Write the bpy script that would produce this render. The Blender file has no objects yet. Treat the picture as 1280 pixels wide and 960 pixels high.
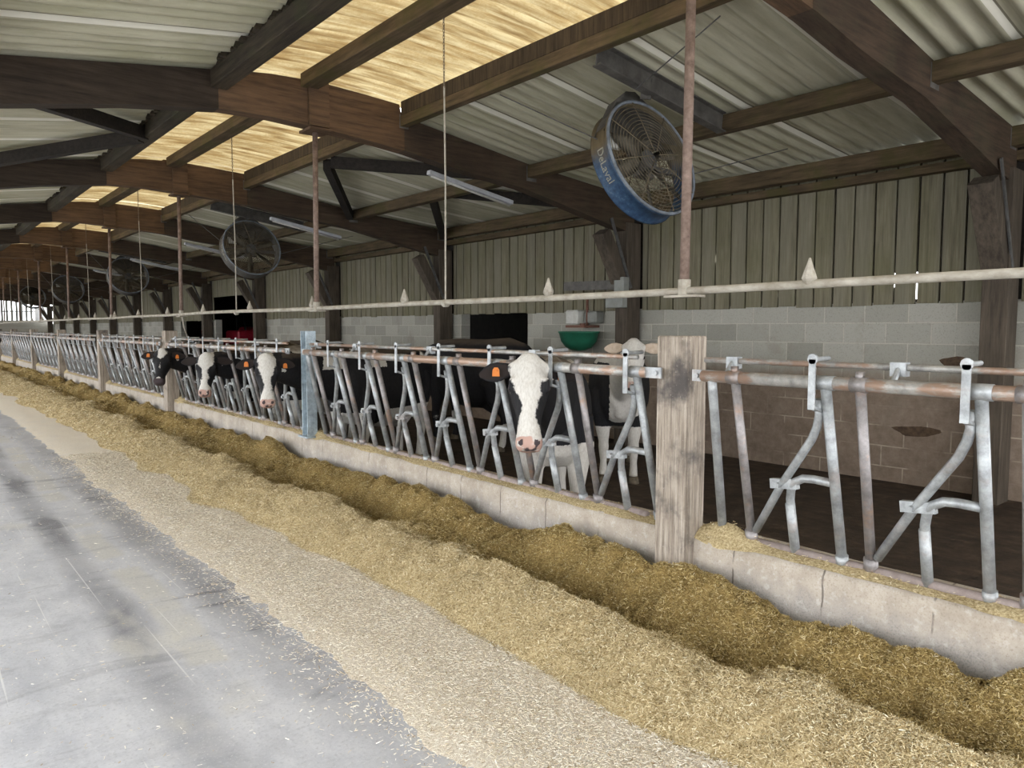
import bpy, bmesh, math, random
import numpy as np
from mathutils import Vector, Matrix, noise
R = math.radians
random.seed(7)
rng = np.random.default_rng(5)
scn = bpy.context.scene
col = scn.collection

# ---------------------------------------------------------------- camera, sky, exposure
cam_data = bpy.data.cameras.new('camera')
cam_data.sensor_width = 36.0
cam_data.lens = 922.36 / 1280 * 36.0
cam_data.clip_start = 0.05
cam_data.clip_end = 400
cam = bpy.data.objects.new('camera', cam_data)
col.objects.link(cam)
cam.location = (0, 0, 1.5)
cam.rotation_euler = (R(90) - 0.0758, 0, -0.6956)
scn.camera = cam

EXPOSURE = 1.78
SKY = 1.75
scn.view_settings.view_transform = 'Standard'
scn.view_settings.look = 'None'
scn.view_settings.gamma = 1.0
scn.view_settings.use_curve_mapping = False
scn.view_settings.exposure = EXPOSURE
world = bpy.data.worlds.new('overcast_sky')
scn.world = world
world.use_nodes = True
wn = world.node_tree
bg = wn.nodes['Background']
bg.inputs['Color'].default_value = (0.94, 0.965, 1.0, 1)
bg.inputs['Strength'].default_value = SKY

# ---------------------------------------------------------------- material helpers
def new_mat(name, rough=0.8, metal=0.0, spec=0.3):
    m = bpy.data.materials.new(name)
    m.use_nodes = True
    b = m.node_tree.nodes['Principled BSDF']
    b.inputs['Roughness'].default_value = rough
    b.inputs['Metallic'].default_value = metal
    b.inputs['Specular IOR Level'].default_value = spec
    return m, m.node_tree, b
class NT:
    """small node wrapper"""
    def __init__(s, nt): s.nt = nt; s.L = nt.links.new
    def add(s, t, **kw):
        n = s.nt.nodes.new(t)
        for k, v in kw.items(): setattr(n, k, v)
        return n
    def coord(s, scale=(1, 1, 1), kind='Object', rot=(0, 0, 0)):
        c = s.add('ShaderNodeTexCoord'); m = s.add('ShaderNodeMapping')
        m.inputs['Scale'].default_value = scale; m.inputs['Rotation'].default_value = rot
        s.L(c.outputs[kind], m.inputs['Vector']); return m.outputs['Vector']
    def world(s, scale=(1, 1, 1)):
        g = s.add('ShaderNodeNewGeometry'); m = s.add('ShaderNodeMapping')
        m.inputs['Scale'].default_value = scale
        s.L(g.outputs['Position'], m.inputs['Vector']); return m.outputs['Vector']
    def noise(s, vec, scale, detail=4, rough=0.6, dist=0.0):
        n = s.add('ShaderNodeTexNoise'); n.inputs['Scale'].default_value = scale
        n.inputs['Detail'].default_value = detail; n.inputs['Roughness'].default_value = rough
        n.inputs['Distortion'].default_value = dist
        s.L(vec, n.inputs['Vector']); return n.outputs['Fac']
    def ramp(s, fac, stops):
        r = s.add('ShaderNodeValToRGB'); e = r.color_ramp.elements
        while len(e) > 1: e.remove(e[-1])
        e[0].position = stops[0][0]; e[0].color = (*stops[0][1], 1)
        for p, c in stops[1:]:
            x = e.new(p); x.color = (*c, 1)
        s.L(fac, r.inputs['Fac']); return r.outputs['Color']
    def mix(s, fac, a, b, mode='MIX'):
        m = s.add('ShaderNodeMix', data_type='RGBA', blend_type=mode)
        for v, i in ((fac, 0), (a, 6), (b, 7)):
            if isinstance(v, (int, float)): m.inputs[i].default_value = v
            elif isinstance(v, tuple): m.inputs[i].default_value = (*v, 1)
            else: s.L(v, m.inputs[i])
        return m.outputs[2]
    def math(s, op, a, b=0.0, clamp=False):
        m = s.add('ShaderNodeMath', operation=op); m.use_clamp = clamp
        for v, i in ((a, 0), (b, 1)):
            if isinstance(v, (int, float)): m.inputs[i].default_value = v
            else: s.L(v, m.inputs[i])
        return m.outputs[0]
    def sep(s, vec):
        n = s.add('ShaderNodeSeparateXYZ'); s.L(vec, n.inputs[0]); return n.outputs
    def smooth(s, v, a, b):
        m = s.add('ShaderNodeMapRange', interpolation_type='SMOOTHSTEP')
        s.L(v, m.inputs['Value']); m.inputs['From Min'].default_value = a; m.inputs['From Max'].default_value = b
        return m.outputs['Result']
    def bump(s, h, strength, dist, bsdf):
        b = s.add('ShaderNodeBump'); b.inputs['Strength'].default_value = strength
        b.inputs['Distance'].default_value = dist
        s.L(h, b.inputs['Height']); s.L(b.outputs['Normal'], bsdf.inputs['Normal'])
    def attr(s, name):
        a = s.add('ShaderNodeAttribute'); a.attribute_name = name; return a.outputs['Fac']

def simple(name, c1, c2=None, rough=0.8, metal=0.0, scale=8, stretch=(1, 1, 1), bump=0.2, spec=0.3, dist=0.005):
    m, nt, b = new_mat(name, rough, metal, spec); n = NT(nt)
    v = n.coord(stretch)
    f = n.noise(v, scale, 6, 0.65)
    c2 = c2 or tuple(x * 0.7 for x in c1)
    n.L(n.ramp(f, [(0.3, c2), (0.7, c1)]), b.inputs['Base Color'])
    if bump: n.bump(f, bump, dist, b)
    return m

# weathered timber (streaks along a chosen axis, green algae by noise)
def timber(name, base, dark, green=None, axis=0, gfac=0.5):
    m, nt, b = new_mat(name, 0.85); n = NT(nt)
    st = [9, 9, 9]; st[axis] = 0.7
    v = n.world(tuple(st)); w = n.world()
    g = n.noise(v, 3.0, 8, 0.7); big = n.noise(w, 1.3, 4, 0.6); fine = n.noise(w, 25, 4, 0.7)
    c = n.ramp(g, [(0.3, dark), (0.62, base)])
    c = n.mix(n.smooth(big, 0.35, 0.75), c, n.mix(0.45, c, tuple(x * 0.45 for x in dark)))
    if green:
        k = n.math('MULTIPLY', n.smooth(n.noise(w, 2.7, 5, 0.65), 0.45, 0.7), gfac)
        c = n.mix(k, c, green)
    n.L(c, b.inputs['Base Color'])
    n.bump(n.math('ADD', g, n.math('MULTIPLY', fine, 0.4)), 0.5, 0.006, b)
    return m

M = {}
M['beam'] = timber('glulam_brown', (0.150, 0.090, 0.050), (0.055, 0.034, 0.021), axis=0)
M['beam_dark'] = timber('dark_stained_rafter', (0.060, 0.042, 0.028), (0.020, 0.014, 0.010), axis=0)
M['beam_mid'] = timber('brown_stained_rafter', (0.095, 0.062, 0.040), (0.035, 0.024, 0.016), (0.075, 0.07, 0.04), axis=0, gfac=0.3)
M['purlin_black'] = timber('blackened_purlin', (0.075, 0.058, 0.038), (0.022, 0.017, 0.012), (0.045, 0.05, 0.02), axis=1, gfac=0.5)
M['purlin'] = timber('purlin_timber', (0.15, 0.105, 0.058), (0.05, 0.034, 0.018), (0.075, 0.066, 0.022), axis=1, gfac=0.8)
M['purlin_dark'] = timber('dark_purlin_timber', (0.085, 0.06, 0.036), (0.022, 0.016, 0.010), axis=2)
M['post_wood'] = timber('wall_post_timber', (0.12, 0.095, 0.07), (0.045, 0.035, 0.026), axis=2)
M['brace'] = timber('brace_timber', (0.04, 0.032, 0.026), (0.015, 0.013, 0.011), axis=0)

def mat_fence_post():
    m, nt, b = new_mat('weathered_fence_post', 0.9); n = NT(nt)
    v = n.world((22, 22, 1.2)); w = n.world()
    g = n.noise(v, 2.5, 8, 0.72); big = n.noise(w, 3.2, 5, 0.65); fine = n.noise(w, 60, 4, 0.7)
    c = n.ramp(g, [(0.28, (0.09, 0.07, 0.055)), (0.48, (0.30, 0.25, 0.20)), (0.7, (0.52, 0.46, 0.385))])
    c = n.mix(n.smooth(big, 0.5, 0.72), c, (0.085, 0.075, 0.07))
    c = n.mix(n.math('MULTIPLY', n.smooth(fine, 0.6, 0.75), 0.5), c, (0.55, 0.5, 0.44))
    n.L(c, b.inputs['Base Color']); n.bump(g, 0.6, 0.006, b)
    return m
M['fence_post'] = mat_fence_post()

def mat_galv(name='galvanised_tube', rust=0.5, tint=(0.50, 0.52, 0.525), lo=0.52, hi=0.7):
    m, nt, b = new_mat(name, 0.42, 0.0, 0.5); n = NT(nt)
    w = n.world()
    f = n.noise(w, 14, 6, 0.7); f2 = n.noise(w, 90, 3, 0.6); f3 = n.noise(n.world((1, .35, 1)), 7, 5, 0.7)
    c = n.ramp(f, [(0.3, tuple(x * 0.36 for x in tint)), (0.55, tuple(x * 0.7 for x in tint)), (0.75, tint)])
    c = n.mix(n.math('MULTIPLY', n.smooth(f3, lo, hi), rust), c, (0.36, 0.23, 0.16))
    c = n.mix(n.math('MULTIPLY', n.smooth(f2, 0.6, 0.75), 0.4), c, (0.2, 0.19, 0.18))
    n.L(c, b.inputs['Base Color'])
    b.inputs['Metallic'].default_value = 0.35
    n.bump(f2, 0.15, 0.002, b)
    return m
M['galv'] = mat_galv(rust=0.25)
M['galv_rail'] = mat_galv('polished_rail', rust=0.9, tint=(0.66, 0.64, 0.60), lo=0.45, hi=0.56)
M['galv_brown'] = mat_galv('brown_stained_tube', rust=0.85, tint=(0.36, 0.33, 0.32))
M['galv_blue'] = mat_galv('pale_blue_steel', rust=0.12, tint=(0.56, 0.66, 0.72))
M['base_rail'] = simple('pinkish_base_plate', (0.36, 0.30, 0.28), (0.22, 0.175, 0.16), scale=18)
M['rust_pole'] = simple('pinkish_rusty_tube', (0.27, 0.195, 0.16), (0.12, 0.08, 0.06), scale=26, rough=0.7)
M['pipe'] = simple('dusty_white_pipe', (0.47, 0.435, 0.37), (0.25, 0.22, 0.17), scale=20, stretch=(1, 0.5, 1))
M['chain'] = simple('dirty_cord', (0.22, 0.18, 0.13), (0.10, 0.08, 0.06), scale=30)
M['dark_metal'] = simple('dark_grey_metal', (0.13, 0.125, 0.12), (0.05, 0.05, 0.05), scale=12, rough=0.6)
M['grey_steel'] = simple('dirty_grey_steel', (0.15, 0.14, 0.125), (0.06, 0.055, 0.05), scale=7, rough=0.6)
M['grey_box'] = simple('grey_sheet_box', (0.30, 0.31, 0.29), (0.2, 0.2, 0.18), scale=6, rough=0.6)
M['white_plastic'] = simple('off_white_plastic', (0.62, 0.62, 0.58), (0.42, 0.40, 0.35), scale=9, rough=0.5)
M['rust'] = simple('rusty_bracket', (0.22, 0.10, 0.07), (0.10, 0.05, 0.035), scale=15)
M['green'] = simple('dark_green_plastic', (0.02, 0.15, 0.085), (0.015, 0.09, 0.05), scale=6, rough=0.45)
M['red'] = simple('tractor_red', (0.5, 0.02, 0.05), (0.32, 0.015, 0.03), scale=5, rough=0.4)
M['rubber'] = simple('black_rubber', (0.03, 0.03, 0.03), (0.015, 0.015, 0.015), scale=5)
M['tube_lamp'] = simple('dusty_pale_lamp_housing', (0.55, 0.57, 0.60), (0.38, 0.38, 0.40), scale=8, rough=0.4)
M['fan_grille'] = simple('dusty_fan_wire', (0.20, 0.165, 0.11), (0.10, 0.08, 0.05), scale=20)
M['fan_blade'] = simple('dusty_fan_blade', (0.17, 0.15, 0.115), (0.07, 0.06, 0.045), scale=10)
M['tag'] = simple('orange_ear_tag', (0.62, 0.19, 0.02), (0.5, 0.14, 0.02), scale=10, rough=0.5, bump=0)
M['tag_ink'] = simple('ear_tag_ink', (0.05, 0.04, 0.03), rough=0.6, bump=0)
M['hoof'] = simple('horn_hoof', (0.16, 0.13, 0.09), (0.07, 0.055, 0.04), scale=20)
M['letter'] = simple('worn_white_lettering', (0.40, 0.38, 0.29), (0.12, 0.14, 0.16), scale=30, bump=0)
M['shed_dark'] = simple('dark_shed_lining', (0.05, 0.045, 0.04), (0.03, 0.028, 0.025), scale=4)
M['white_sheet'] = simple('pale_sheet', (0.7, 0.7, 0.7), (0.55, 0.55, 0.55), scale=3, bump=0)

def mat_fan_drum():
    m, nt, b = new_mat('blue_fan_drum_paint', 0.5); n = NT(nt)
    v = n.coord(); f = n.noise(v, 4, 6, 0.7); f2 = n.noise(v, 22, 5, 0.7)
    z = n.sep(v)[2]
    c = n.ramp(f2, [(0.35, (0.020, 0.040, 0.085)), (0.6, (0.042, 0.085, 0.15)), (0.75, (0.15, 0.20, 0.25))])
    k = n.math('MULTIPLY', n.smooth(n.math('ADD', z, n.math('MULTIPLY', f, 0.5)), 0.10, 0.42), 0.95)
    c = n.mix(k, c, (0.13, 0.10, 0.055))
    n.L(c, b.inputs['Base Color']); n.bump(f2, 0.3, 0.003, b)
    return m
M['fan_blue'] = mat_fan_drum()
M['fan_grey'] = simple('pale_grey_fan_rim', (0.24, 0.27, 0.31), (0.10, 0.11, 0.12), scale=9)

def mat_roof():
    m, nt, b = new_mat('fibre_cement_roof_sheet', 0.9); n = NT(nt)
    w = n.world(); st = n.world((0.5, 7, 0.5))
    f = n.noise(w, 1.1, 5, 0.6); s2 = n.noise(st, 2.0, 6, 0.65); fine = n.noise(w, 45, 3, 0.6)
    c = n.ramp(s2, [(0.28, (0.36, 0.335, 0.235)), (0.55, (0.54, 0.515, 0.385)), (0.8, (0.66, 0.63, 0.49))])
    c = n.mix(n.math('MULTIPLY', n.smooth(f, 0.45, 0.7), 0.5), c, (0.38, 0.37, 0.235))
    c = n.mix(n.math('MULTIPLY', n.smooth(fine, 0.6, 0.8), 0.35), c, (0.27, 0.24, 0.17))
    y = n.sep(w)[1]
    fr = n.math('FRACT', n.math('DIVIDE', n.math('ADD', y, 0.32), 1.062))
    k = n.math('LESS_THAN', fr, 0.035)
    c = n.mix(n.math('MULTIPLY', k, 0.8), c, (0.85, 0.82, 0.72))
    k2 = n.math('MULTIPLY', n.math('GREATER_THAN', fr, 0.99), 0.7)
    c = n.mix(k2, c, (0.09, 0.075, 0.05))
    n.L(c, b.inputs['Base Color'])
    n.bump(fine, 0.2, 0.003, b)
    return m
M['roof'] = mat_roof()

def mat_skylight():
    m, nt, b = new_mat('translucent_yellowed_sheet', 0.7); n = NT(nt)
    w = n.world(); st = n.world((0.45, 6, 0.45))
    f = n.noise(st, 3.2, 7, 0.7, 0.4); fine = n.noise(w, 40, 5, 0.75); big = n.noise(w, 2.4, 4, 0.6)
    c = n.ramp(f, [(0.30, (0.27, 0.195, 0.11)), (0.44, (0.43, 0.355, 0.23)), (0.56, (0.58, 0.52, 0.38)), (0.8, (0.70, 0.66, 0.52))])
    k = n.math('MULTIPLY', n.smooth(n.math('ADD', n.math('MULTIPLY', fine, 0.6), n.math('MULTIPLY', big, 0.4)), 0.46, 0.6), 0.5)
    c = n.mix(n.math('MULTIPLY', k, 0.8), c, (0.40, 0.30, 0.16))
    tr = n.add('ShaderNodeBsdfTranslucent'); df = n.add('ShaderNodeBsdfDiffuse'); mx = n.add('ShaderNodeMixShader')
    n.L(c, tr.inputs['Color']); n.L(c, df.inputs['Color'])
    mx.inputs[0].default_value = 0.30
    n.L(tr.outputs[0], mx.inputs[1]); n.L(df.outputs[0], mx.inputs[2])
    n.L(mx.outputs[0], nt.nodes['Material Output'].inputs['Surface'])
    return m
M['skylight'] = mat_skylight()

def mat_block():
    m, nt, b = new_mat('concrete_block_wall', 0.92); n = NT(nt)
    w = n.world(); s = n.sep(w)
    comb = n.add('ShaderNodeCombineXYZ')
    wob = n.noise(w, 3, 2, 0.5)
    n.L(s[1], comb.inputs[0]); n.L(n.math('ADD', s[2], n.math('MULTIPLY', n.math('SUBTRACT', wob, 0.5), 0.012)), comb.inputs[1])
    mp = n.add('ShaderNodeMapping'); mp.inputs['Location'].default_value = (0.13, 0.21, 0)
    n.L(comb.outputs[0], mp.inputs[0])
    br = n.add('ShaderNodeTexBrick'); n.L(mp.outputs[0], br.inputs['Vector'])
    br.inputs['Scale'].default_value = 1.0
    br.inputs['Brick Width'].default_value = 0.456; br.inputs['Row Height'].default_value = 0.2205
    br.inputs['Mortar Size'].default_value = 0.008; br.inputs['Mortar Smooth'].default_value = 0.3
    br.inputs['Bias'].default_value = 0.0
    br.inputs['Color1'].default_value = (0.32, 0.31, 0.265, 1); br.inputs['Color2'].default_value = (0.44, 0.425, 0.37, 1)
    br.inputs['Mortar'].default_value = (0.52, 0.49, 0.42, 1)
    speck = n.noise(w, 70, 3, 0.7); patch = n.noise(w, 2.2, 5, 0.65)
    c = br.outputs['Color']
    c = n.mix(n.math('MULTIPLY', n.smooth(speck, 0.5, 0.75), 0.5), c, (0.17, 0.165, 0.14))
    # muck splashed on the lower courses
    h = n.math('ADD', s[2], n.math('MULTIPLY', n.math('SUBTRACT', patch, 0.5), 0.55))
    k = n.math('SUBTRACT', 1.0, n.smooth(h, 0.85, 1.12))
    mort = n.smooth(n.math('SUBTRACT', br.outputs['Fac'], 0.0), 0.5, 1.0)
    muck = n.mix(n.math('MULTIPLY', mort, n.smooth(n.noise(w, 1.7, 4, .6), .45, .6)), n.ramp(n.noise(w, 9, 6, 0.7), [(0.3, (0.19, 0.135, 0.095)), (0.7, (0.33, 0.25, 0.19))]), (0.50, 0.41, 0.31))
    c = n.mix(n.math('MULTIPLY', k, 0.93), c, muck)
    k3 = n.math('MULTIPLY', n.smooth(patch, 0.52, 0.68), 0.35)
    c = n.mix(k3, c, (0.25, 0.21, 0.16))
    n.L(c, b.inputs['Base Color'])
    hh = n.math('SUBTRACT', n.math('MULTIPLY', speck, 0.5), n.math('MULTIPLY', br.outputs['Fac'], 1.0))
    n.bump(hh, 0.55, 0.008, b)
    return m
M['block'] = mat_block()

def mat_board():
    m, nt, b = new_mat('weathered_cladding_board', 0.9); n = NT(nt)
    w = n.world(); st = n.world((3, 14, 0.8))
    g = n.noise(st, 2.2, 7, 0.7); big = n.noise(w, 1.5, 4, 0.6); cell = n.noise(n.world((0, 4.6, 0)), 1.0, 0, 0)
    c = n.ramp(g, [(0.3, (0.115, 0.10, 0.066)), (0.55, (0.205, 0.185, 0.125)), (0.8, (0.30, 0.275, 0.20))])
    c = n.mix(n.math('MULTIPLY', n.smooth(big, 0.4, 0.7), 0.5), c, (0.135, 0.13, 0.065))
    c = n.mix(n.math('MULTIPLY', n.smooth(cell, 0.45, 0.6), 0.35), c, (0.22, 0.205, 0.16))
    n.L(c, b.inputs['Base Color']); n.bump(g, 0.5, 0.006, b)
    return m
M['board'] = mat_board()

def mat_floor():
    m, nt, b = new_mat('worn_concrete_alley', 0.55, 0, 0.35); n = NT(nt)
    w = n.world(); s = n.sep(w)
    big = n.noise(n.world((1.0, 0.45, 1)), 1.15, 6, 0.62, 0.6); mid = n.noise(n.world((1.3, .6, 1)), 3.4, 6, 0.68, 0.3)
    fine = n.noise(w, 60, 4, 0.7); lines = n.noise(n.world((60, 0.7, 1)), 1.0, 3, 0.6)
    grooves = n.noise(n.world((1.2, 16, 1)), 1.0, 3, 0.6)
    c = n.ramp(mid, [(0.3, (0.46, 0.465, 0.495)), (0.55, (0.59, 0.59, 0.615)), (0.75, (0.66, 0.655, 0.665))])
    # dark wheel tracks wandering along the alley
    xw = n.math('ADD', s[0], n.math('MULTIPLY', n.math('SUBTRACT', n.noise(n.world((0.2, 0.5, 1)), 1.0, 3, 0.5), 0.5), 0.28))
    def track(x0, wd, amt):
        d = n.math('ABSOLUTE', n.math('SUBTRACT', xw, x0))
        return n.math('MULTIPLY', n.math('SUBTRACT', 1.0, n.smooth(d, 0.02, wd)), amt)
    patch = n.smooth(big, 0.42, 0.62)
    t = n.math('ADD', track(0.82, 0.15, 1.1), track(1.32, 0.20, 0.7))
    t = n.math('ADD', t, n.math('MULTIPLY', n.smooth(n.noise(n.world((0.8, 2.2, 1)), 1.5, 6, 0.65, 0.9), 0.52, 0.66), 0.75))
    k = n.math('MULTIPLY', n.math('MULTIPLY', t, n.math('ADD', n.math('MULTIPLY', patch, 0.6), 0.4)), 0.95, clamp=True)
    kp = n.math('MULTIPLY', n.math('SUBTRACT', 1.0, n.smooth(n.math('ABSOLUTE', n.math('SUBTRACT', xw, 1.03)), 0.05, 0.11)), n.smooth(n.noise(n.world((0.3, 1.3, 1)), 1.3, 3, .5), 0.45, 0.55))
    c = n.mix(n.math('MULTIPLY', kp, 0.55), c, (0.60, 0.57, 0.50))
    c = n.mix(k, c, (0.20, 0.20, 0.215))
    c = n.mix(n.math('MULTIPLY', n.smooth(n.noise(n.world((0.8, 0.4, 1)), 2.1, 4, 0.6), 0.56, 0.68), 0.45), c, (0.66, 0.63, 0.55))
    c = n.mix(n.math('MULTIPLY', n.smooth(grooves, 0.55, 0.7), 0.16), c, (0.33, 0.33, 0.36))
    c = n.mix(n.math('MULTIPLY', n.math('MULTIPLY', n.smooth(lines, 0.66, 0.72), n.smooth(big, 0.4, 0.6)), 0.7), c, (0.80, 0.79, 0.76))
    c = n.mix(n.math('MULTIPLY', n.smooth(fine, 0.48, 0.7), 0.45), c, (0.33, 0.33, 0.345))
    c = n.mix(n.math('MULTIPLY', n.smooth(n.noise(w, 95, 3, 0.7), 0.56, 0.7), 0.5), c, (0.74, 0.73, 0.71))
    dl = n.noise(n.world((45, 0.35, 1)), 1.0, 2, 0.5)
    c = n.mix(n.math('MULTIPLY', n.smooth(dl, 0.68, 0.72), 0.6), c, (0.80, 0.79, 0.77))
    n.L(c, b.inputs['Base Color'])
    n.bump(n.math('ADD', n.math('MULTIPLY', fine, 0.5), mid), 0.25, 0.004, b)
    return m
M['floor'] = mat_floor()

def mat_pen():
    m, nt, b = new_mat('mucky_pen_floor', 0.72, 0, 0.3); n = NT(nt)
    w = n.world()
    f = n.noise(w, 6, 7, 0.7); f2 = n.noise(w, 30, 4, 0.7); st = n.noise(n.world((7, 0.5, 1)), 1.2, 3, 0.5)
    c = n.ramp(f, [(0.3, (0.022, 0.014, 0.009)), (0.55, (0.06, 0.04, 0.026)), (0.75, (0.13, 0.09, 0.058))])
    c = n.mix(n.math('MULTIPLY', n.smooth(st, 0.5, 0.56), 0.35), c, (0.02, 0.014, 0.01))
    n.L(c, b.inputs['Base Color']); n.bump(n.math('ADD', f, n.math('MULTIPLY', f2, 0.5)), 0.8, 0.02, b)
    return m
M['pen'] = mat_pen()

def mat_curb():
    m, nt, b = new_mat('pale_concrete_curb', 0.9); n = NT(nt)
    w = n.world(); s = n.sep(w)
    f = n.noise(w, 5, 6, 0.7); sp = n.noise(w, 120, 3, 0.7)
    c = n.ramp(f, [(0.3, (0.30, 0.25, 0.195)), (0.55, (0.43, 0.375, 0.31)), (0.8, (0.52, 0.47, 0.41))])
    zz = n.math('ADD', s[2], n.math('MULTIPLY', n.math('SUBTRACT', f, 0.5), 0.3))
    k = n.math('MULTIPLY', n.math('SUBTRACT', 1.0, n.smooth(zz, 0.22, 0.38)), 0.75)
    grey = n.ramp(sp, [(0.35, (0.20, 0.185, 0.175)), (0.65, (0.45, 0.43, 0.41))])
    c = n.mix(k, c, grey)
    c = n.mix(n.math('MULTIPLY', n.smooth(sp, 0.5, 0.7), 0.6), c, (0.24, 0.19, 0.14))
    c = n.mix(n.math('MULTIPLY', n.smooth(n.noise(w, 22, 4, .7), 0.52, 0.68), 0.4), c, (0.56, 0.53, 0.49))
    wob = n.math('MULTIPLY', n.math('SUBTRACT', n.noise(w, 12, 2, .5), 0.5), 0.02)
    fr = n.math('FRACT', n.math('DIVIDE', n.math('ADD', n.math('ADD', s[1], 0.02), wob), 0.452))
    j = n.math('LESS_THAN', n.math('ABSOLUTE', n.math('SUBTRACT', fr, 0.5)), 0.009)
    j = n.math('MULTIPLY', j, n.smooth(n.noise(w, 6, 3, .6), .42, .55))
    c = n.mix(n.math('MULTIPLY', j, 0.85), c, (0.12, 0.10, 0.085))
    n.L(c, b.inputs['Base Color']); n.bump(n.math('ADD', f, n.math('MULTIPLY', sp, 0.4)), 0.5, 0.008, b)
    return m
M['curb'] = mat_curb()

def mat_feed():
    m, nt, b = new_mat('chopped_silage', 0.9); n = NT(nt)
    w = n.world(); moist = n.attr('moist')
    f = n.noise(w, 90, 4, 0.75); f2 = n.noise(w, 4, 5, 0.65)
    dry = n.ramp(f, [(0.3, (0.22, 0.155, 0.065)), (0.5, (0.50, 0.39, 0.21)), (0.7, (0.74, 0.63, 0.40))])
    wet = n.ramp(f, [(0.3, (0.12, 0.075, 0.022)), (0.5, (0.28, 0.19, 0.065)), (0.7, (0.48, 0.36, 0.15))])
    k = n.smooth(n.math('ADD', moist, n.math('MULTIPLY', n.math('SUBTRACT', f2, 0.5), 0.7)), 0.3, 0.7)
    n.L(n.mix(k, dry, wet), b.inputs['Base Color'])
    n.bump(f, 1.0, 0.012, b)
    return m
M['feed'] = mat_feed()
def mat_flake():
    m, nt, b = new_mat('chopped_stems', 0.85); n = NT(nt)
    t = n.attr('tone'); k = n.attr('moist')
    dry = n.ramp(t, [(0.0, (0.22, 0.145, 0.055)), (0.3, (0.50, 0.385, 0.20)), (0.75, (0.78, 0.66, 0.42)), (1.0, (0.92, 0.86, 0.66))])
    wet = n.ramp(t, [(0.0, (0.14, 0.085, 0.022)), (0.5, (0.37, 0.26, 0.085)), (0.9, (0.64, 0.50, 0.22)), (1.0, (0.80, 0.68, 0.40))])
    n.L(n.mix(k, dry, wet), b.inputs['Base Color'])
    return m
M['flake'] = mat_flake()
def mat_dust():
    m, nt, b = new_mat('pale_spilled_feed_dust', 0.9); n = NT(nt)
    w = n.world(); f = n.noise(w, 110, 4, 0.75); f2 = n.noise(w, 3, 5, 0.7)
    c = n.ramp(f, [(0.3, (0.42, 0.34, 0.24)), (0.48, (0.76, 0.68, 0.56)), (0.65, (0.90, 0.85, 0.76))])
    c = n.mix(n.math('MULTIPLY', n.smooth(f2, 0.45, 0.7), 0.4), c, (0.66, 0.62, 0.57))
    n.L(c, b.inputs['Base Color']); n.bump(f, 0.7, 0.006, b)
    return m
M['dust'] = mat_dust()
def mat_dustflake():
    m, nt, b = new_mat('pale_dry_stems', 0.85); n = NT(nt)
    t = n.attr('tone')
    n.L(n.ramp(t, [(0.0, (0.30, 0.22, 0.12)), (0.35, (0.68, 0.58, 0.42)), (0.7, (0.88, 0.82, 0.70)), (1.0, (0.95, 0.92, 0.84))]), b.inputs['Base Color'])
    return m
M['dustflake'] = mat_dustflake()

def mat_hide():
    m, nt, b = new_mat('cow_hide', 0.75, 0, 0.25); n = NT(nt)
    v = n.coord(); pat = n.attr('pat'); pink = n.attr('pink'); dark = n.attr('dark'); cream = n.attr('cream'); soil = n.attr('soil')
    jag = n.noise(v, 38, 3, 0.7)
    k = n.smooth(n.math('ADD', pat, n.math('MULTIPLY', n.math('SUBTRACT', jag, 0.5), 0.35)), 0.44, 0.56)
    fur = n.noise(n.coord((60, 60, 14)), 1.6, 4, 0.7)
    white = n.ramp(fur, [(0.3, (0.47, 0.44, 0.395)), (0.6, (0.63, 0.61, 0.57))])
    crm = n.ramp(n.noise(v, 5, 5, 0.65), [(0.4, (0.24, 0.18, 0.12)), (0.6, (0.58, 0.51, 0.41))])
    white = n.mix(n.math('MULTIPLY', cream, 0.75), white, crm)
    black = n.ramp(fur, [(0.3, (0.006, 0.006, 0.007)), (0.7, (0.020, 0.019, 0.021))])
    c = n.mix(k, black, white)
    c = n.mix(n.smooth(n.math('ADD', pink, n.math('MULTIPLY', n.math('SUBTRACT', jag, 0.5), 0.3)), 0.4, 0.7), c, (0.45, 0.29, 0.24))
    c = n.mix(n.math('MULTIPLY', n.smooth(n.math('ADD', soil, n.math('MULTIPLY', n.noise(v, 7, 5, .7), 0.6)), 0.55, 1.0), 0.85), c, (0.105, 0.08, 0.06))
    c = n.mix(n.smooth(dark, 0.3, 0.7), c, (0.055, 0.04, 0.042))
    n.L(c, b.inputs['Base Color']); n.bump(fur, 0.25, 0.004, b)
    return m
M['hide'] = mat_hide()
def mat_ear():
    m, nt, b = new_mat('cow_ear', 0.8); n = NT(nt)
    inn = n.attr('inner'); 
    n.L(n.mix(n.smooth(inn, 0.3, 0.8), (0.009, 0.008, 0.009), (0.016, 0.010, 0.008)), b.inputs['Base Color'])
    return m
M['ear'] = mat_ear()
def mat_eye():
    m, nt, b = new_mat('cow_eye', 0.12, 0, 0.6)
    b.inputs['Base Color'].default_value = (0.012, 0.009, 0.008, 1); return m
M['eye'] = mat_eye()
M['ear_white'] = simple('cream_ear', (0.6, 0.5, 0.4), (0.4, 0.3, 0.22), scale=18)
M['ground'] = simple('yard_concrete', (0.50, 0.50, 0.49), (0.36, 0.36, 0.35), scale=1.5)

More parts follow.
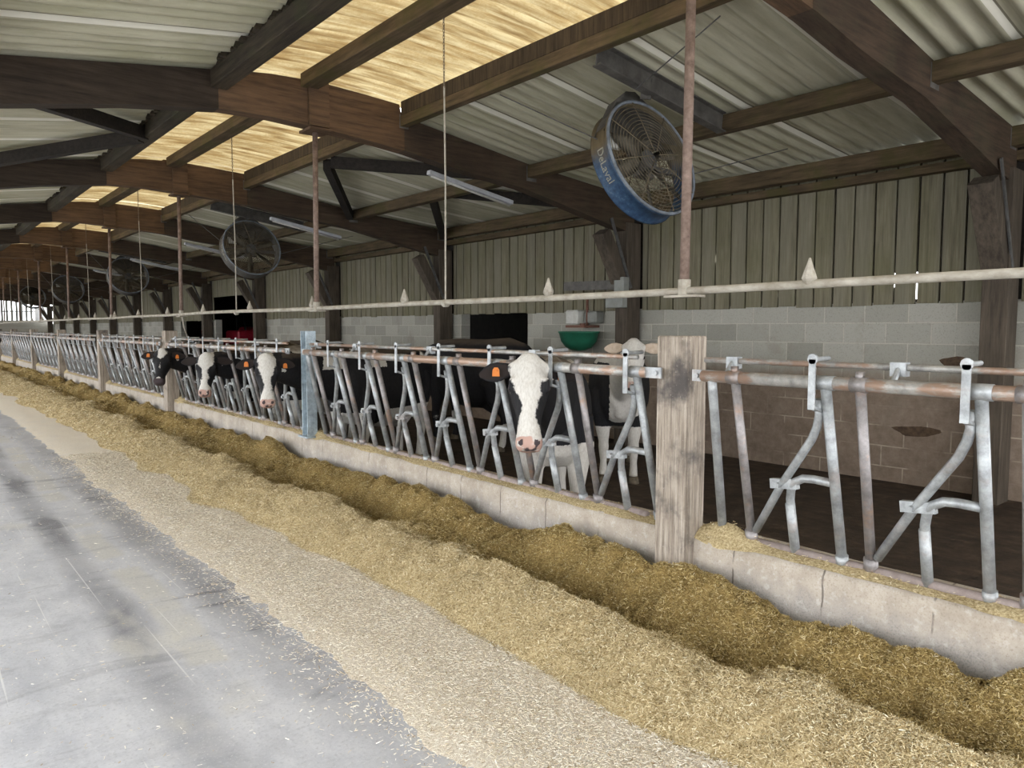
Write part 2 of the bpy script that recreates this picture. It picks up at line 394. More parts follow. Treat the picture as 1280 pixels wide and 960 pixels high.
# ---------------------------------------------------------------- mesh helpers
class MB:
    def __init__(s): s.v = []; s.f = []
    def add(s, vs, fs):
        o = len(s.v); s.v += [tuple(p) for p in vs]; s.f += [tuple(i + o for i in f) for f in fs]; return s
    def box(s, x0, x1, y0, y1, z0, z1):
        vs = [(x, y, z) for x in (x0, x1) for y in (y0, y1) for z in (z0, z1)]
        return s.add(vs, [(0, 1, 3, 2), (4, 6, 7, 5), (0, 4, 5, 1), (2, 3, 7, 6), (0, 2, 6, 4), (1, 5, 7, 3)])
    def beam(s, p0, p1, w, h, up=(0, 0, 1)):
        p0 = Vector(p0); p1 = Vector(p1); t = (p1 - p0).normalized(); up = Vector(up)
        a = t.cross(up).normalized(); b = a.cross(t).normalized()
        vs = [p + a * sa * w / 2 + b * sb * h / 2 for p in (p0, p1) for sa in (-1, 1) for sb in (-1, 1)]
        return s.add(vs, [(0, 1, 3, 2), (4, 6, 7, 5), (0, 4, 5, 1), (2, 3, 7, 6), (0, 2, 6, 4), (1, 5, 7, 3)])
    def tube(s, pts, r, n=10, closed=False, caps=True):
        pts = [Vector(p) for p in pts]; N = len(pts); rings = []
        rr = r if isinstance(r, (list, tuple)) else [r] * N
        t0 = (pts[1] - pts[0]).normalized()
        ref = Vector((0, 0, 1)) if abs(t0.z) < 0.9 else Vector((1, 0, 0))
        a = t0.cross(ref).normalized()
        o = len(s.v)
        for i, p in enumerate(pts):
            if closed: t = (pts[(i + 1) % N] - pts[i - 1]).normalized()
            else: t = (pts[min(i + 1, N - 1)] - pts[max(i - 1, 0)]).normalized()
            a = (a - t * a.dot(t)).normalized(); b = t.cross(a)
            for k in range(n):
                an = 2 * math.pi * k / n
                s.v.append(tuple(p + (a * math.cos(an) + b * math.sin(an)) * rr[i]))
        for i in range(N if closed else N - 1):
            j = (i + 1) % N
            for k in range(n):
                k2 = (k + 1) % n
                s.f.append((o + i * n + k, o + i * n + k2, o + j * n + k2, o + j * n + k))
        if caps and not closed:
            s.f.append(tuple(o + k for k in reversed(range(n)))); s.f.append(tuple(o + (N - 1) * n + k for k in range(n)))
        return s
    def prism_y(s, poly, y0, y1):
        n = len(poly)
        vs = [(x, y0, z) for x, z in poly] + [(x, y1, z) for x, z in poly]
        fs = [tuple(range(n)), tuple(reversed(range(n, 2 * n)))]
        fs += [(i, i + n, (i + 1) % n + n, (i + 1) % n) for i in range(n)]
        return s.add(vs, fs)
    def prism_x(s, poly, x0, x1):
        n = len(poly)
        vs = [(x0, y, z) for y, z in poly] + [(x1, y, z) for y, z in poly]
        fs = [tuple(range(n)), tuple(reversed(range(n, 2 * n)))]
        fs += [(i, i + n, (i + 1) % n + n, (i + 1) % n) for i in range(n)]
        return s.add(vs, fs)
    def loft(s, rings):
        n = len(rings[0]); o = len(s.v)
        for r in rings: s.v += [tuple(p) for p in r]
        for i in range(len(rings) - 1):
            for k in range(n):
                k2 = (k + 1) % n
                s.f.append((o + i * n + k, o + i * n + k2, o + (i + 1) * n + k2, o + (i + 1) * n + k))
        s.f.append(tuple(o + k for k in reversed(range(n))))
        s.f.append(tuple(o + (len(rings) - 1) * n + k for k in range(n)))
        return s
    def mesh(s, name, smooth=False, bevel=0.0):
        me = bpy.data.meshes.new(name); me.from_pydata(s.v, [], s.f); me.validate()
        bm = bmesh.new(); bm.from_mesh(me); bmesh.ops.recalc_face_normals(bm, faces=bm.faces)
        if bevel:
            bmesh.ops.bevel(bm, geom=[e for e in bm.edges if e.calc_face_angle(0) > 0.6], offset=bevel, segments=1, affect='EDGES', clamp_overlap=True)
        bm.to_mesh(me); bm.free()
        if smooth:
            me.polygons.foreach_set('use_smooth', [True] * len(me.polygons))
        return me
    def build(s, name, mat, parent=None, smooth=False, bevel=0.0):
        me = s.mesh(name, smooth, bevel); me.materials.append(M[mat] if isinstance(mat, str) else mat)
        return link(name, me, parent)
def link(name, me, parent=None):
    o = bpy.data.objects.new(name, me); col.objects.link(o)
    if parent: o.parent = parent
    return o
def tag(o, label, cat, group=None, kind=None):
    o['label'] = label; o['category'] = cat
    if group: o['group'] = group
    if kind: o['kind'] = kind
    return o
def struct(o, label=None, cat=None):
    o['kind'] = 'structure'
    if label: o['label'] = label
    if cat: o['category'] = cat
    return o
def empty(name, loc=(0, 0, 0)):
    o = bpy.data.objects.new(name, None); o.location = loc; o.empty_display_size = 0.2; col.objects.link(o); return o
KIDS = {}
def copy_tree(src, parent=None):
    c = src.copy(); col.objects.link(c)
    if parent is not None: c.parent = parent
    for ch in list(src.children): copy_tree(ch, c)
    return c
ORD = ['nearest', 'second', 'third', 'fourth', 'fifth', 'sixth', 'seventh', 'eighth', 'ninth', 'tenth', 'eleventh', 'twelfth', 'thirteenth', 'fourteenth']

PITCH = 4.58
NB = 13
def FY(k): return 2.42 + PITCH * k
YEND = FY(12) + 1.0
FT = 0.08
ROOFR = [(4.2, 3.775), (4.31, 3.76), (6.05, 3.50), (7.85, 3.34), (8.8, 3.255)]
def zroofR(x): return float(np.interp(x, [a for a, b in ROOFR], [b for a, b in ROOFR]))
def zroofL(x): return 3.83 - 0.155 * (2.35 - x)

# ---------------------------------------------------------------- ground, floors, curb
struct(MB().box(-60, 3.10, -40, 110, -0.30, -0.02).build('floor_yard', 'ground'), 'pale concrete yard around the open side of the barn', 'ground')
struct(MB().box(-3.2, 3.12, -6, YEND, -0.1, 0.0).build('floor', 'floor'), 'smooth grey concrete feed alley with dark wheel marks', 'floor')
struct(MB().box(3.12, 8.15, -6, YEND, -0.3, -0.15).build('floor_pen', 'pen'), 'dark mucky pen floor behind the headlocks', 'floor')
# curb with softly rounded uneven top
def curb():
    v = []; f = []
    prof = [(3.085, -0.02), (3.085, 0.2), (3.09, 0.41), (3.105, 0.437), (3.13, 0.447), (3.30, 0.452), (3.325, 0.43), (3.33, -0.2)]
    ys = np.arange(-6, YEND, 0.1); n = len(prof)
    for y in ys:
        for i, (x, z) in enumerate(prof):
            w = noise.noise(Vector((x * 3, y * 2.3, z * 4))) * 0.006
            v.append((x + w, y, z + (w if i in (3, 4, 5) else 0)))
    for j in range(len(ys) - 1):
        for i in range(n - 1):
            a = j * n + i; f.append((a, a + n, a + n + 1, a + 1))
    f.append(tuple(range(n))); f.append(tuple(reversed(range((len(ys) - 1) * n, len(ys) * n))))
    mb = MB(); mb.v = v; mb.f = f
    return mb.build('trim_1', 'curb', smooth=True)
struct(curb(), 'low pale concrete feed curb under the headlocks', 'curb')

# ---------------------------------------------------------------- right wall with openings
openings = [(9.35, 11.24, 0.75, 1.77), (21.1, 25.0, 0.55, 2.50), (25.6, 28.9, 0.6, 1.80)]
WX = 8.15
wm = MB()
ys = -5.0
for (a, b_, z0, z1) in openings:
    wm.box(WX, WX + 0.2, ys, a, -0.3, 1.77)
    wm.box(WX, WX + 0.2, a, b_, -0.3, z0)
    ys = b_
wm.box(WX, WX + 0.2, ys, YEND, -0.3, 1.77)
wall = struct(wm.build('wall_right', 'block'), 'long grey concrete block wall behind the cows, stained brown below', 'wall')
# vertical board cladding per bay
bp = 0.222
for k in range(-1, NB - 1):
    y0 = FY(k) + 0.14; y1 = FY(k + 1) - 0.14
    mb = MB(); bk = MB(); y = y0; i = 0
    while y < y1 - 0.05:
        yb = min(y + bp - 0.022, y1)
        zb = 1.745 + random.uniform(-0.01, 0.012)
        blocked = any(a < y + 0.1 < b_ and z1 > 1.9 for a, b_, z0, z1 in openings)
        if blocked: zb = 2.5
        dx = random.uniform(-0.004, 0.004)
        lean = random.uniform(-0.004, 0.004)
        vs = [(WX - 0.03 + dx, y, zb), (WX + 0.0 + dx, y, zb), (WX + dx, yb, zb), (WX - 0.03 + dx, yb, zb),
              (WX - 0.03 + dx, y + lean, 3.29), (WX + dx, y + lean, 3.29), (WX + dx, yb + lean, 3.29), (WX - 0.03 + dx, yb + lean, 3.29)]
        mb.add(vs, [(0, 3, 2, 1), (4, 5, 6, 7), (0, 1, 5, 4), (1, 2, 6, 5), (2, 3, 7, 6), (3, 0, 4, 7)])
        # rear board behind each gap, a few of them short so daylight comes through
        if yb + 0.03 < y1:
            zs = [(zb + 0.01, 3.28)]
            if k == 0 and i in (2, 3): zs = [(zb, 1.93 if i == 3 else 1.80), (2.08, 3.28)]
            if k == 0 and i in (13, 15): zs = [(zb, 2.34), (2.42, 3.28)]
            if k == -1 and i == 18: zs = [(2.16, 3.28)]
            if k == 0 and i == 9: zs = [(zb, 1.88), (1.91, 3.28)]
            for za, zc in zs: bk.box(WX + 0.012, WX + 0.035, yb - 0.05, yb + 0.072, za, zc)
        y += bp; i += 1
    if k >= 0: bk.box(WX + 0.012, WX + 0.035, FY(k) - 0.2, FY(k) + 0.2, 1.75, 3.2)  # extra backing added behind the frame post, blocks bright daylight slits beside it
    c = mb.build('board_cladding', 'board', wall); c['label'] = 'upright weathered boards above the block wall'
    bk.build('backing_board', 'brace', c)
# brown mould stain lump on wall = cow muck splat
tagst = MB()
for (py, pz, ry, rz) in ((2.84, 1.15, 0.12, 0.07), (3.17, 0.42, 0.22, 0.06)):
    ring = [(py + ry * math.cos(a) * (1 + 0.25 * math.sin(3 * a)), pz + rz * math.sin(a) * (1 + 0.2 * math.cos(2 * a + 1))) for a in np.linspace(0, 2 * math.pi, 18)[:-1]]
    tagst.prism_x(ring, WX - 0.004, WX + 0.01)
tagst.build('muck_splat', simple('dried_muck', (0.15, 0.10, 0.06), (0.05, 0.03, 0.02), scale=18), wall)['label'] = 'dark muck splats on the block wall'

# dark shed beyond the wall openings
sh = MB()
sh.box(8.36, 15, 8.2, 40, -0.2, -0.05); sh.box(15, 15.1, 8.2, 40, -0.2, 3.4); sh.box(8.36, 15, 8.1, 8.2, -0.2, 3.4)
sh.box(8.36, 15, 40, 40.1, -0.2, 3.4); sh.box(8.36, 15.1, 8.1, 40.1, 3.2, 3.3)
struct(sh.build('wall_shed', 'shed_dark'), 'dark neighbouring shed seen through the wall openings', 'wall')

# far gable wall: blocks below, spaced slats above with daylight between
fw = MB().box(-3, 8.15, YEND, YEND + 0.2, -0.3, 2.0)
far = struct(fw.build('wall_far', 'block'), 'far end wall of blocks under spaced slats', 'wall')
sl = MB(); x = -3.0
while x < 7.2:
    sl.box(x, x + 0.13, YEND + 0.02, YEND + 0.05, 2.0, 3.9); x += 0.27
sl.box(-3, 8.15, YEND + 0.05, YEND + 0.10, 2.55, 2.62)
sl.build('slat', 'grey_box', far)
MB().box(7.25, 8.1, YEND + 0.02, YEND + 0.05, 1.2, 2.9).build('pale_panel', 'white_sheet', far)

# ---------------------------------------------------------------- roof
def corr_sheet(name, xs, zs, y0, y1, mat, lam=0.177, amp=0.026, per=8, thick=0.012, ragged=0.0):
    ny = int((y1 - y0) / lam * per) + 1
    Y = np.linspace(y0, y1, ny); W = amp * np.cos(2 * math.pi * Y / lam)
    nx = len(xs); V = []
    rag = rng.normal(0, 1, ny // per + 2)
    for lay in (0, thick):
        for i in range(nx):
            for j in range(ny):
                x = xs[i]
                if ragged and i == nx - 1: x += ragged * rag[j // per]
                V.append((x, Y[j], zs[i] + W[j] + lay))
    F = []; o = nx * ny
    for i in range(nx - 1):
        for j in range(ny - 1):
            a = i * ny + j; F.append((a, a + ny, a + ny + 1, a + 1)); F.append((a + o, a + 1 + o, a + ny + 1 + o, a + ny + o))
    mb = MB(); mb.v = V; mb.f = F
    me = bpy.data.meshes.new(name); me.from_pydata(V, [], F)
    me.polygons.foreach_set('use_smooth', [True] * len(F)); me.materials.append(M[mat])
    return link(name, me)
RY0 = FY(-1) - 0.6; RY1 = YEND + 0.3
xs = [4.29, 5.2, 6.05, 7.0, 7.85, 8.75]
struct(corr_sheet('ceiling_right', xs, [zroofR(x) + 0.028 for x in xs], RY0, RY1, 'roof'), 'pale corrugated roof sheets over the pen', 'roof')
xs = [-2.9, -1.6, -0.3, 1.0, 2.36]
struct(corr_sheet('ceiling_left', xs, [zroofL(x) + 0.028 for x in xs], RY0, RY1, 'roof', ragged=0.035), 'pale corrugated roof sheets over the alley', 'roof')
def zsky(x):
    t = (x - 2.35) / (4.4 - 2.35)
    return 3.872 + 0.035 * t + 0.24 * t * (1 - t)
for k in range(-1, NB - 1):
    xs = list(np.linspace(2.44, 4.42, 9))
    y0 = FY(k) + 0.005 if k >= 0 else RY0; y1 = FY(k + 1) - 0.005
    o = struct(corr_sheet('window_%d' % (k + 2), xs, [zsky(x) + 0.028 for x in xs], y0, y1, 'skylight', amp=0.022),
           'glowing yellow translucent roof light sheets, %s bay' % ORD[k + 1], 'skylight')

# ---------------------------------------------------------------- glulam frames
zb = [(8.0, 2.81), (7.59, 2.88), (5.94, 3.2), (4.9, 3.30), (4.34, 3.385), (3.85, 3.43), (3.36, 3.46), (2.83, 3.485), (2.38, 3.475), (1.57, 3.365), (0.72, 3.205), (-2.45, 2.66)]
zt = [(-2.45, 3.08), (0.72, 3.57), (2.27, 3.80), (2.45, 3.835), (2.83, 3.88), (3.30, 3.905), (3.8, 3.885), (4.22, 3.86), (4.25, 3.745), (6.05, 3.49), (8.0, 3.30)]
def band(x0, x1):
    b_ = sorted(zb); t_ = sorted(zt)
    bx, bz = [p[0] for p in b_], [p[1] for p in b_]; tx, tz = [p[0] for p in t_], [p[1] for p in t_]
    low = [(x0, float(np.interp(x0, bx, bz)))] + [p for p in b_ if x0 < p[0] < x1] + [(x1, float(np.interp(x1, bx, bz)))]
    top = [(x0, float(np.interp(x0, tx, tz)))] + [p for p in t_ if x0 < p[0] < x1] + [(x1, float(np.interp(x1, tx, tz)))]
    return low + top[::-1]
def make_frame():
    e = empty('roof_frame', (0, 0, 0))
    MB().prism_y(band(2.34, 4.28), -FT, FT).build('curved_ridge_beam', 'beam', e)
    MB().prism_y(band(-2.45, 2.338), -FT - 0.002, FT + 0.002).build('alley_rafter', 'beam_dark', e)['label'] = 'darker stained rafter'
    MB().prism_y(band(4.282, 8.0), -FT - 0.002, FT + 0.002).build('pen_rafter', 'beam_mid', e)
    MB().box(7.82, 8.10, -0.12, 0.10, -0.16, 2.95).build('wall_post', 'post_wood', e, bevel=0.006)
    MB().beam((7.42, 0, 2.80), (7.88, 0, 2.02), 0.17, 0.20, up=(0, 1, 0)).build('knee_brace', 'post_wood', e, bevel=0.004)
    MB().beam((7.50, -0.11, 2.98), (7.90, -0.12, 2.05), 0.012, 0.05, up=(1, 0, 0.4)).build('steel_strap', 'dark_metal', e)
    c = MB(); c.box(3.19, 3.40, -FT - 0.035, -FT, 3.47, 3.91); c.box(3.19, 3.42, -FT - 0.05, FT + 0.05, 3.43, 3.455)
    c.build('ridge_cleat', 'beam', e)
    h = MB()
    for (x0, x1, z0, z1) in ((6.005, 6.165, 3.29, 3.47), (7.80, 7.96, 3.12, 3.30), (4.22, 4.33, 3.62, 3.76)):
        h.box(x0, x1, -FT - 0.004, -FT, z0, z1); h.box(x0, x1, FT, FT + 0.004, z0, z1)
    h.build('joist_hanger', 'grey_steel', e)
    MB().box(-2.60, -2.35, -0.1, 0.1, 0, 2.72).build('alley_post', 'post_wood', e, bevel=0.006)
    return e
fr = make_frame()
for k in range(-1, NB):
    o = fr if k == -1 else copy_tree(fr)
    o.location = (0, FY(k), 0)
    if k == -1: lab = 'brown timber roof frame closest of all to the camera, at the picture\'s right edge'
    elif k == 0: lab = 'broad brown timber roof frame slanting down above the near fence post and big blue fan'
    elif k == 1: lab = 'brown curved timber roof frame across the whole upper left, above the pale blue steel post'
    elif k == 2: lab = 'brown curved timber roof frame just before the second hanging fan'
    else: lab = 'brown timber roof frame, %s one down the barn from the camera' % ORD[k]
    tag(o, lab, 'roof frame', 'curved timber roof frames along the barn')

# ---------------------------------------------------------------- purlins, one per bay between frames
PUR = [('A', 2.27, 2.42, 3.645, 3.80, 'left edge of the yellow roof lights'),
       ('B', 3.12, 3.29, 3.82, 3.945, 'middle of the yellow roof lights'),
       ('C', 4.23, 4.32, None, None, 'right edge of the yellow roof lights'),
       ('D', 6.02, 6.15, 3.33, 3.48, 'middle of the roof slope over the pen'),
       ('E', 7.82, 7.95, 3.14, 3.315, 'top of the boarded wall'),
       ('L', 0.40, 0.52, 3.30, 3.51, 'roof slope over the alley'),
       ('M', -1.5, -1.38, 3.00, 3.21, 'outer roof slope over the alley')]
for name, x0, x1, z0, z1, where in PUR:
    for k in range(-1, NB - 1):
        y0 = FY(k) + FT; y1 = FY(k + 1) - FT
        if k == -1: y0 = FY(-1) + FT
        if name == 'C':
            e = empty('double_purlin', (0, y0, 0))
            MB().box(x0, x1, 0, y1 - y0, 3.635, 3.745).build('lower_beam', 'purlin', e, bevel=0.005)
            MB().box(x0 + 0.008, x1 - 0.005, 0, y1 - y0, 3.748, 3.895).build('upper_beam', 'purlin_dark', e, bevel=0.005)
            o = e
        else:
            o = MB().box(x0, x1, 0, y1 - y0, z0, z1).build('purlin', 'purlin_black' if name in 'ALM' else 'purlin', bevel=0.005); o.location = (0, y0, 0)
            if name == 'A':
                MB().box(2.39, 2.43, 0, y1 - y0, 3.802, 3.915).build('added_leak_filler', 'purlin_black', o)  # added filler, blocks sky light leaking between roof sheets and roof light
                jg = MB(); yy = 0.0
                while yy < y1 - y0 - 0.1:
                    w_ = random.uniform(0.05, 0.10); xa = 2.27 - random.uniform(0.0, 0.07); h_ = random.uniform(0.03, 0.055)
                    jg.add([(xa, yy, 3.785), (2.38, yy, 3.785), (2.38, yy + w_, 3.785), (xa + 0.02, yy + w_, 3.785), (xa + 0.02, yy, 3.785 + h_), (2.38, yy, 3.80 + h_), (2.38, yy + w_, 3.80 + h_), (xa + 0.04, yy + w_, 3.785 + h_ * 0.8)],
                           [(0, 3, 2, 1), (4, 5, 6, 7), (0, 1, 5, 4), (1, 2, 6, 5), (2, 3, 7, 6), (3, 0, 4, 7)])
                    yy += w_ + random.uniform(0.0, 0.05)
                jg.build('ragged_packing', 'purlin_black', o)
            if name == 'E':
                MB().box(WX - 0.16, WX - 0.035, 0, y1 - y0, 3.04, 3.125).build('wall_plate', 'purlin', o)
        tag(o, 'timber purlin at the %s, %s bay' % (where, ORD[k + 1]), 'purlin', 'roof purlins at the ' + where)

# wind braces between frames 1 and 2
def brace(p0, p1, lab):
    o = MB().beam(p0, p1, 0.10, 0.14).build('wind_brace', 'brace'); tag(o, lab, 'brace', 'dark diagonal wind braces under the roof'); return o
y1_, y2_ = FY(1) + FT, FY(2) - FT; ym = 9.05
brace((4.42, ym, 3.62), (6.0, y2_ - 0.05, 3.39), 'dark diagonal brace from the roof light edge down to the third frame, over the pen')
brace((4.42, ym - 0.15, 3.62), (6.0, y1_ + 0.1, 3.39), 'dark diagonal brace running back behind the long curved frame, over the pen')
brace((6.12, ym - 0.3, 3.42), (7.86, y1_ + 0.1, 3.20), 'dark diagonal brace near the wall, slanting behind the long curved frame')
brace((6.12, ym + 0.1, 3.42), (7.86, y2_ - 0.1, 3.20), 'short dark brace near the wall, slanting to the third frame')
brace((2.28, 9.4, 3.70), (0.55, y2_ - 0.1, 3.42), 'dark diagonal brace at upper left reaching the third frame, over the alley')
brace((2.28, 9.25, 3.70), (0.55, y1_ + 0.1, 3.42), 'dark diagonal brace at upper left tucked behind the long curved frame, over the alley')

# ---------------------------------------------------------------- tube lamps under frames
for k in (1, 2, 3, 4, 5):
    e = empty('tube_light', (0, FY(k) + FT + 0.05, 0))
    a = Vector((4.72, 0, 3.255)); b = Vector((5.95, 0, 3.045))
    MB().beam(a, b, 0.07, 0.05).build('housing', 'tube_lamp', e, bevel=0.006)
    MB().tube([a + Vector((0.04, 0, -0.04)), b + Vector((-0.04, 0, -0.04))], 0.013, 8).build('lamp_tube', 'white_plastic', e, smooth=True)
    tag(e, 'unlit pale tube light behind the lower edge of the %s roof frame' % ORD[k], 'light', 'tube lights along the roof frames')

# ---------------------------------------------------------------- hanging fans
def make_fan(detail=True):
    e = empty('barn_fan')
    RAD, DEP = 0.51, 0.20
    n = 64
    prof = [(RAD - 0.012, 0.0), (RAD + 0.012, 0.0), (RAD + 0.016, 0.02), (RAD, 0.03), (RAD - 0.012, 0.10), (RAD - 0.012, DEP - 0.06), (RAD + 0.0, DEP - 0.01), (RAD + 0.012, DEP), (RAD - 0.02, DEP), (RAD - 0.026, DEP - 0.06), (RAD - 0.026, 0.10), (RAD - 0.018, 0.03)]
    v = []; f = []; m = len(prof)
    for i in range(n):
        a = 2 * math.pi * i / n
        for r, y in prof: v.append((r * math.cos(a), y, r * math.sin(a)))
    for i in range(n):
        for j in range(m):
            j2 = (j + 1) % m; i2 = (i + 1) % n
            f.append((i * m + j, i * m + j2, i2 * m + j2, i2 * m + j))
    mb = MB(); mb.v = v; mb.f = f; mb.build('drum', 'fan_blue', e, smooth=True)
    mb = MB().tube([((RAD + 0.005) * math.cos(a), -0.006, (RAD + 0.005) * math.sin(a)) for a in np.linspace(0, 2 * math.pi, 65)[:-1]], 0.014, 8, closed=True)
    mb.build('front_rim', 'fan_grey', e, smooth=True)
    for yy in (-0.012, DEP + 0.0):
        g = MB()
        for q in range(1, 15):
            r = 0.045 + q * (RAD - 0.05) / 14.5
            g.tube([(r * math.cos(a), yy - 0.03 * (1 - (r / RAD) ** 2) * (1 if yy < 0 else -1), r * math.sin(a)) for a in np.linspace(0, 2 * math.pi, 41)[:-1]], 0.0032, 4, closed=True)
        for q in range(8):
            a = 2 * math.pi * q / 8 + 0.2
            g.tube([(0.04 * math.cos(a), yy - (0.034 if yy < 0 else -0.034), 0.04 * math.sin(a)), (0.3 * math.cos(a), yy - (0.02 if yy < 0 else -0.02), 0.3 * math.sin(a)), (RAD * math.cos(a), yy, RAD * math.sin(a))], 0.0045, 5)
        g.build('grille', 'fan_grille', e, smooth=True)
    hub = MB().tube([(0, 0.03, 0), (0, 0.10, 0)], 0.09, 16).build('hub', 'dark_metal', e)
    for q in range(6):
        a0 = 2 * math.pi * q / 6 + 0.35; rings = []
        mb = MB()
        rows = 7; vv = []
        for i in range(rows):
            t = i / (rows - 1); r = 0.08 + t * 0.42; ch = 0.06 + 0.10 * math.sin(math.pi * min(1, t * 0.8 + 0.12)); tw = R(50 - 28 * t)
            for (s_, th) in ((-0.5, 0), (0.0, 0.012), (0.5, 0), (0.0, -0.004)):
                off = s_ * ch; bend = 0.02 * (1 - (2 * s_) ** 2)
                tx = off * math.cos(tw); ty = 0.07 + off * math.sin(tw) + th + bend
                vv.append((r * 0.92 * math.cos(a0) - tx * math.sin(a0), ty, r * 0.92 * math.sin(a0) + tx * math.cos(a0)))
        ff = []
        for i in range(rows - 1):
            for k in range(4): ff.append((i * 4 + k, i * 4 + (k + 1) % 4, (i + 1) * 4 + (k + 1) % 4, (i + 1) * 4 + k))
        ff += [(3, 2, 1, 0), tuple((rows - 1) * 4 + k for k in range(4))]
        mb.add(vv, ff).build('blade', 'fan_blade', e, smooth=True)
    mt = MB().tube([(0, 0.10, 0), (0, 0.19, 0)], 0.085, 16); mt.beam((-0.49, 0.16, 0), (0.49, 0.16, 0), 0.03, 0.05); mt.box(-0.11, 0.11, 0.11, 0.16, -0.12, 0.12)
    mt.build('motor', 'grey_steel', e)
    MB().box(-0.36, -0.20, 0.12, 0.17, 0.12, 0.30).build('control_box', 'white_plastic', e, bevel=0.01)['label'] = 'small white box behind the grille'
    # rounded cowl plate and hanger above the drum
    cw = MB(); pts = []
    for a in np.linspace(R(28), R(152), 20): pts.append(((RAD + 0.0) * math.cos(a), (RAD + 0.0) * math.sin(a)))
    top = [(-0.22, 0.54), (-0.08, 0.64), (0.04, 0.66), (0.2, 0.54)]
    poly = pts + top
    cw.prism_y(poly, 0.04, 0.16)
    cw.build('hanger_cowl', 'grey_steel', e, bevel=0.004)
    # brand lettering along the drum
    cu = bpy.data.curves.new('fan_lettering', 'FONT'); cu.body = 'DeLaval'; cu.size = 0.10; cu.extrude = 0.002; cu.align_x = 'CENTER'; cu.align_y = 'CENTER'
    to = bpy.data.objects.new('tmp_text', cu); col.objects.link(to)
    dg = bpy.context.evaluated_depsgraph_get(); me = bpy.data.meshes.new_from_object(to.evaluated_get(dg))
    bpy.data.objects.remove(to)
    bm = bmesh.new(); bm.from_mesh(me); bmesh.ops.subdivide_edges(bm, edges=[x for x in bm.edges if x.calc_length() > 0.04], cuts=3); bm.to_mesh(me); bm.free()
    a_c = R(190)
    for vt in me.vertices:
        x_, y_, z_ = vt.co
        a = a_c + x_ / RAD; rr = RAD - 0.010 + z_
        vt.co = (rr * math.cos(a), 0.115 - y_, rr * math.sin(a))
    me.materials.append(M['letter'])
    link('lettering', me, e)
    return e
fan = make_fan()
FANS = [(4.2, 'big round blue fan hanging over the pen above the near cow'),
        (13.4, 'second round hanging fan, grey-rimmed, down the barn beyond the long curved frame'),
        (22.6, 'third hanging fan down the barn, dark with a pale lower rim'),
        (31.8, 'fourth hanging fan down the barn, mostly in shadow'),
        (41.0, 'smallest, farthest hanging fan near the barn end')]
for i, (y, lab) in enumerate(FANS):
    o = fan if i == 0 else copy_tree(fan)
    o.location = (5.04, y - 0.03, 2.95)
    o.rotation_euler = (R(-18), 0, R(-2) if i == 0 else 0)
    if i:
        for ch in o.children:
            if ch.name.startswith('drum'):
                ch.data = ch.data.copy() if i == 1 else bpy.data.objects['_d'].data if False else ch.data
        pass
    tag(o, lab, 'fan', 'round fans hanging over the pen')
# grey drum paint on the farther fans
for o in list(bpy.data.objects):
    if o.name.startswith('drum') and o.parent != fan:
        o.material_slots[0].link = 'OBJECT'; o.material_slots[0].material = M['grey_steel']
for i, (y, lab) in enumerate(FANS):
    st = MB().beam((4.33, y - 0.05, 3.64), (6.01, y - 0.05, 3.40), 0.012, 0.17)
    st.beam((4.33, y - 0.05, 3.725), (6.01, y - 0.05, 3.485), 0.09, 0.012); st.beam((4.33, y - 0.05, 3.56), (6.01, y - 0.05, 3.32), 0.09, 0.012)
    o = st.build('fan_support_beam', 'grey_steel')
    tag(o, 'dirty grey steel beam carrying the %s hanging fan' % ORD[i], 'steel beam', 'steel beams that carry the fans')
    # hanging bracket and guy wires belong to the support
    MB().beam((5.0, y - 0.02, 3.60), (5.0, y + 0.02, 3.44), 0.03, 0.10, up=(0, 1, 0)).build('hanger', 'grey_steel', o)
    g = MB()
    g.tube([(4.3, y + 1.12, 3.60), (4.52, y + 0.12, 3.05)], 0.005, 5); g.tube([(4.3, y - 1.2, 3.56), (4.75, y - 0.1, 3.45)], 0.005, 5)
    g.tube([(7.0, y - 0.15, 3.30), (5.5, y + 0.05, 2.85)], 0.005, 5)
    g.build('guy_wire', 'dark_metal', o)

# ---------------------------------------------------------------- water pipe with nozzles, poles and cords
e = empty('water_pipe', (3.28, 0, 1.70))
MB().tube([(0.004 * math.sin(y * 1.3), y, 0.004 * math.sin(y * 1.37 + 0.5) + 0.005 * math.cos(y * .6)) for y in np.arange(-4, YEND, 0.5)], 0.021, 10).build('tube', 'pipe', e, smooth=True)
for y in [-0.02, 1.77, 3.56, 5.33, 7.1, 8.83, 10.57, 12.3, 14.1, 15.9, 17.7, 19.5, 21.3, 23, 25, 27]:
    nz = MB().tube([(0, y, 0.0), (0, y, 0.03), (0, y, 0.05), (0, y, 0.10), (0, y, 0.125)], [0.020, 0.036, 0.030, 0.012, 0.005], 8)
    nz.box(-0.03, 0.03, y - 0.012, y + 0.012, 0.03, 0.05); nz.build('nozzle', 'pipe', e, smooth=False)
tag(e, 'long dusty white water pipe hanging level above the headlocks', 'pipe')
for k in range(0, NB):
    y = FY(k) + (0.06 if k == 0 else 0.0)
    e = empty('hanging_pole', (3.28, y, 1.70))
    MB().tube([(0.018, 0.0, 1.74), (0.0, 0, 0.02)], 0.026, 12).build('tube', 'rust_pole', e, smooth=True)
    cl = MB().box(-0.05, 0.05, -0.10, 0.10, -0.036, -0.024); cl.tube([(0, 0, -0.03), (0, 0, 0.06)], 0.034, 10); cl.build('clamp', 'pipe', e)
    w = ['rusty pinkish pole hanging in front of the big blue fan', 'rusty hanging pole just left of the chain, above the pale blue steel post', 'rusty hanging pole carrying a clump of fittings, left of the second fan'][k] if k < 3 else 'rusty pole hanging from the %s roof frame' % ORD[k]
    tag(e, w, 'pole', 'rusty poles hanging from the frames to the water pipe')
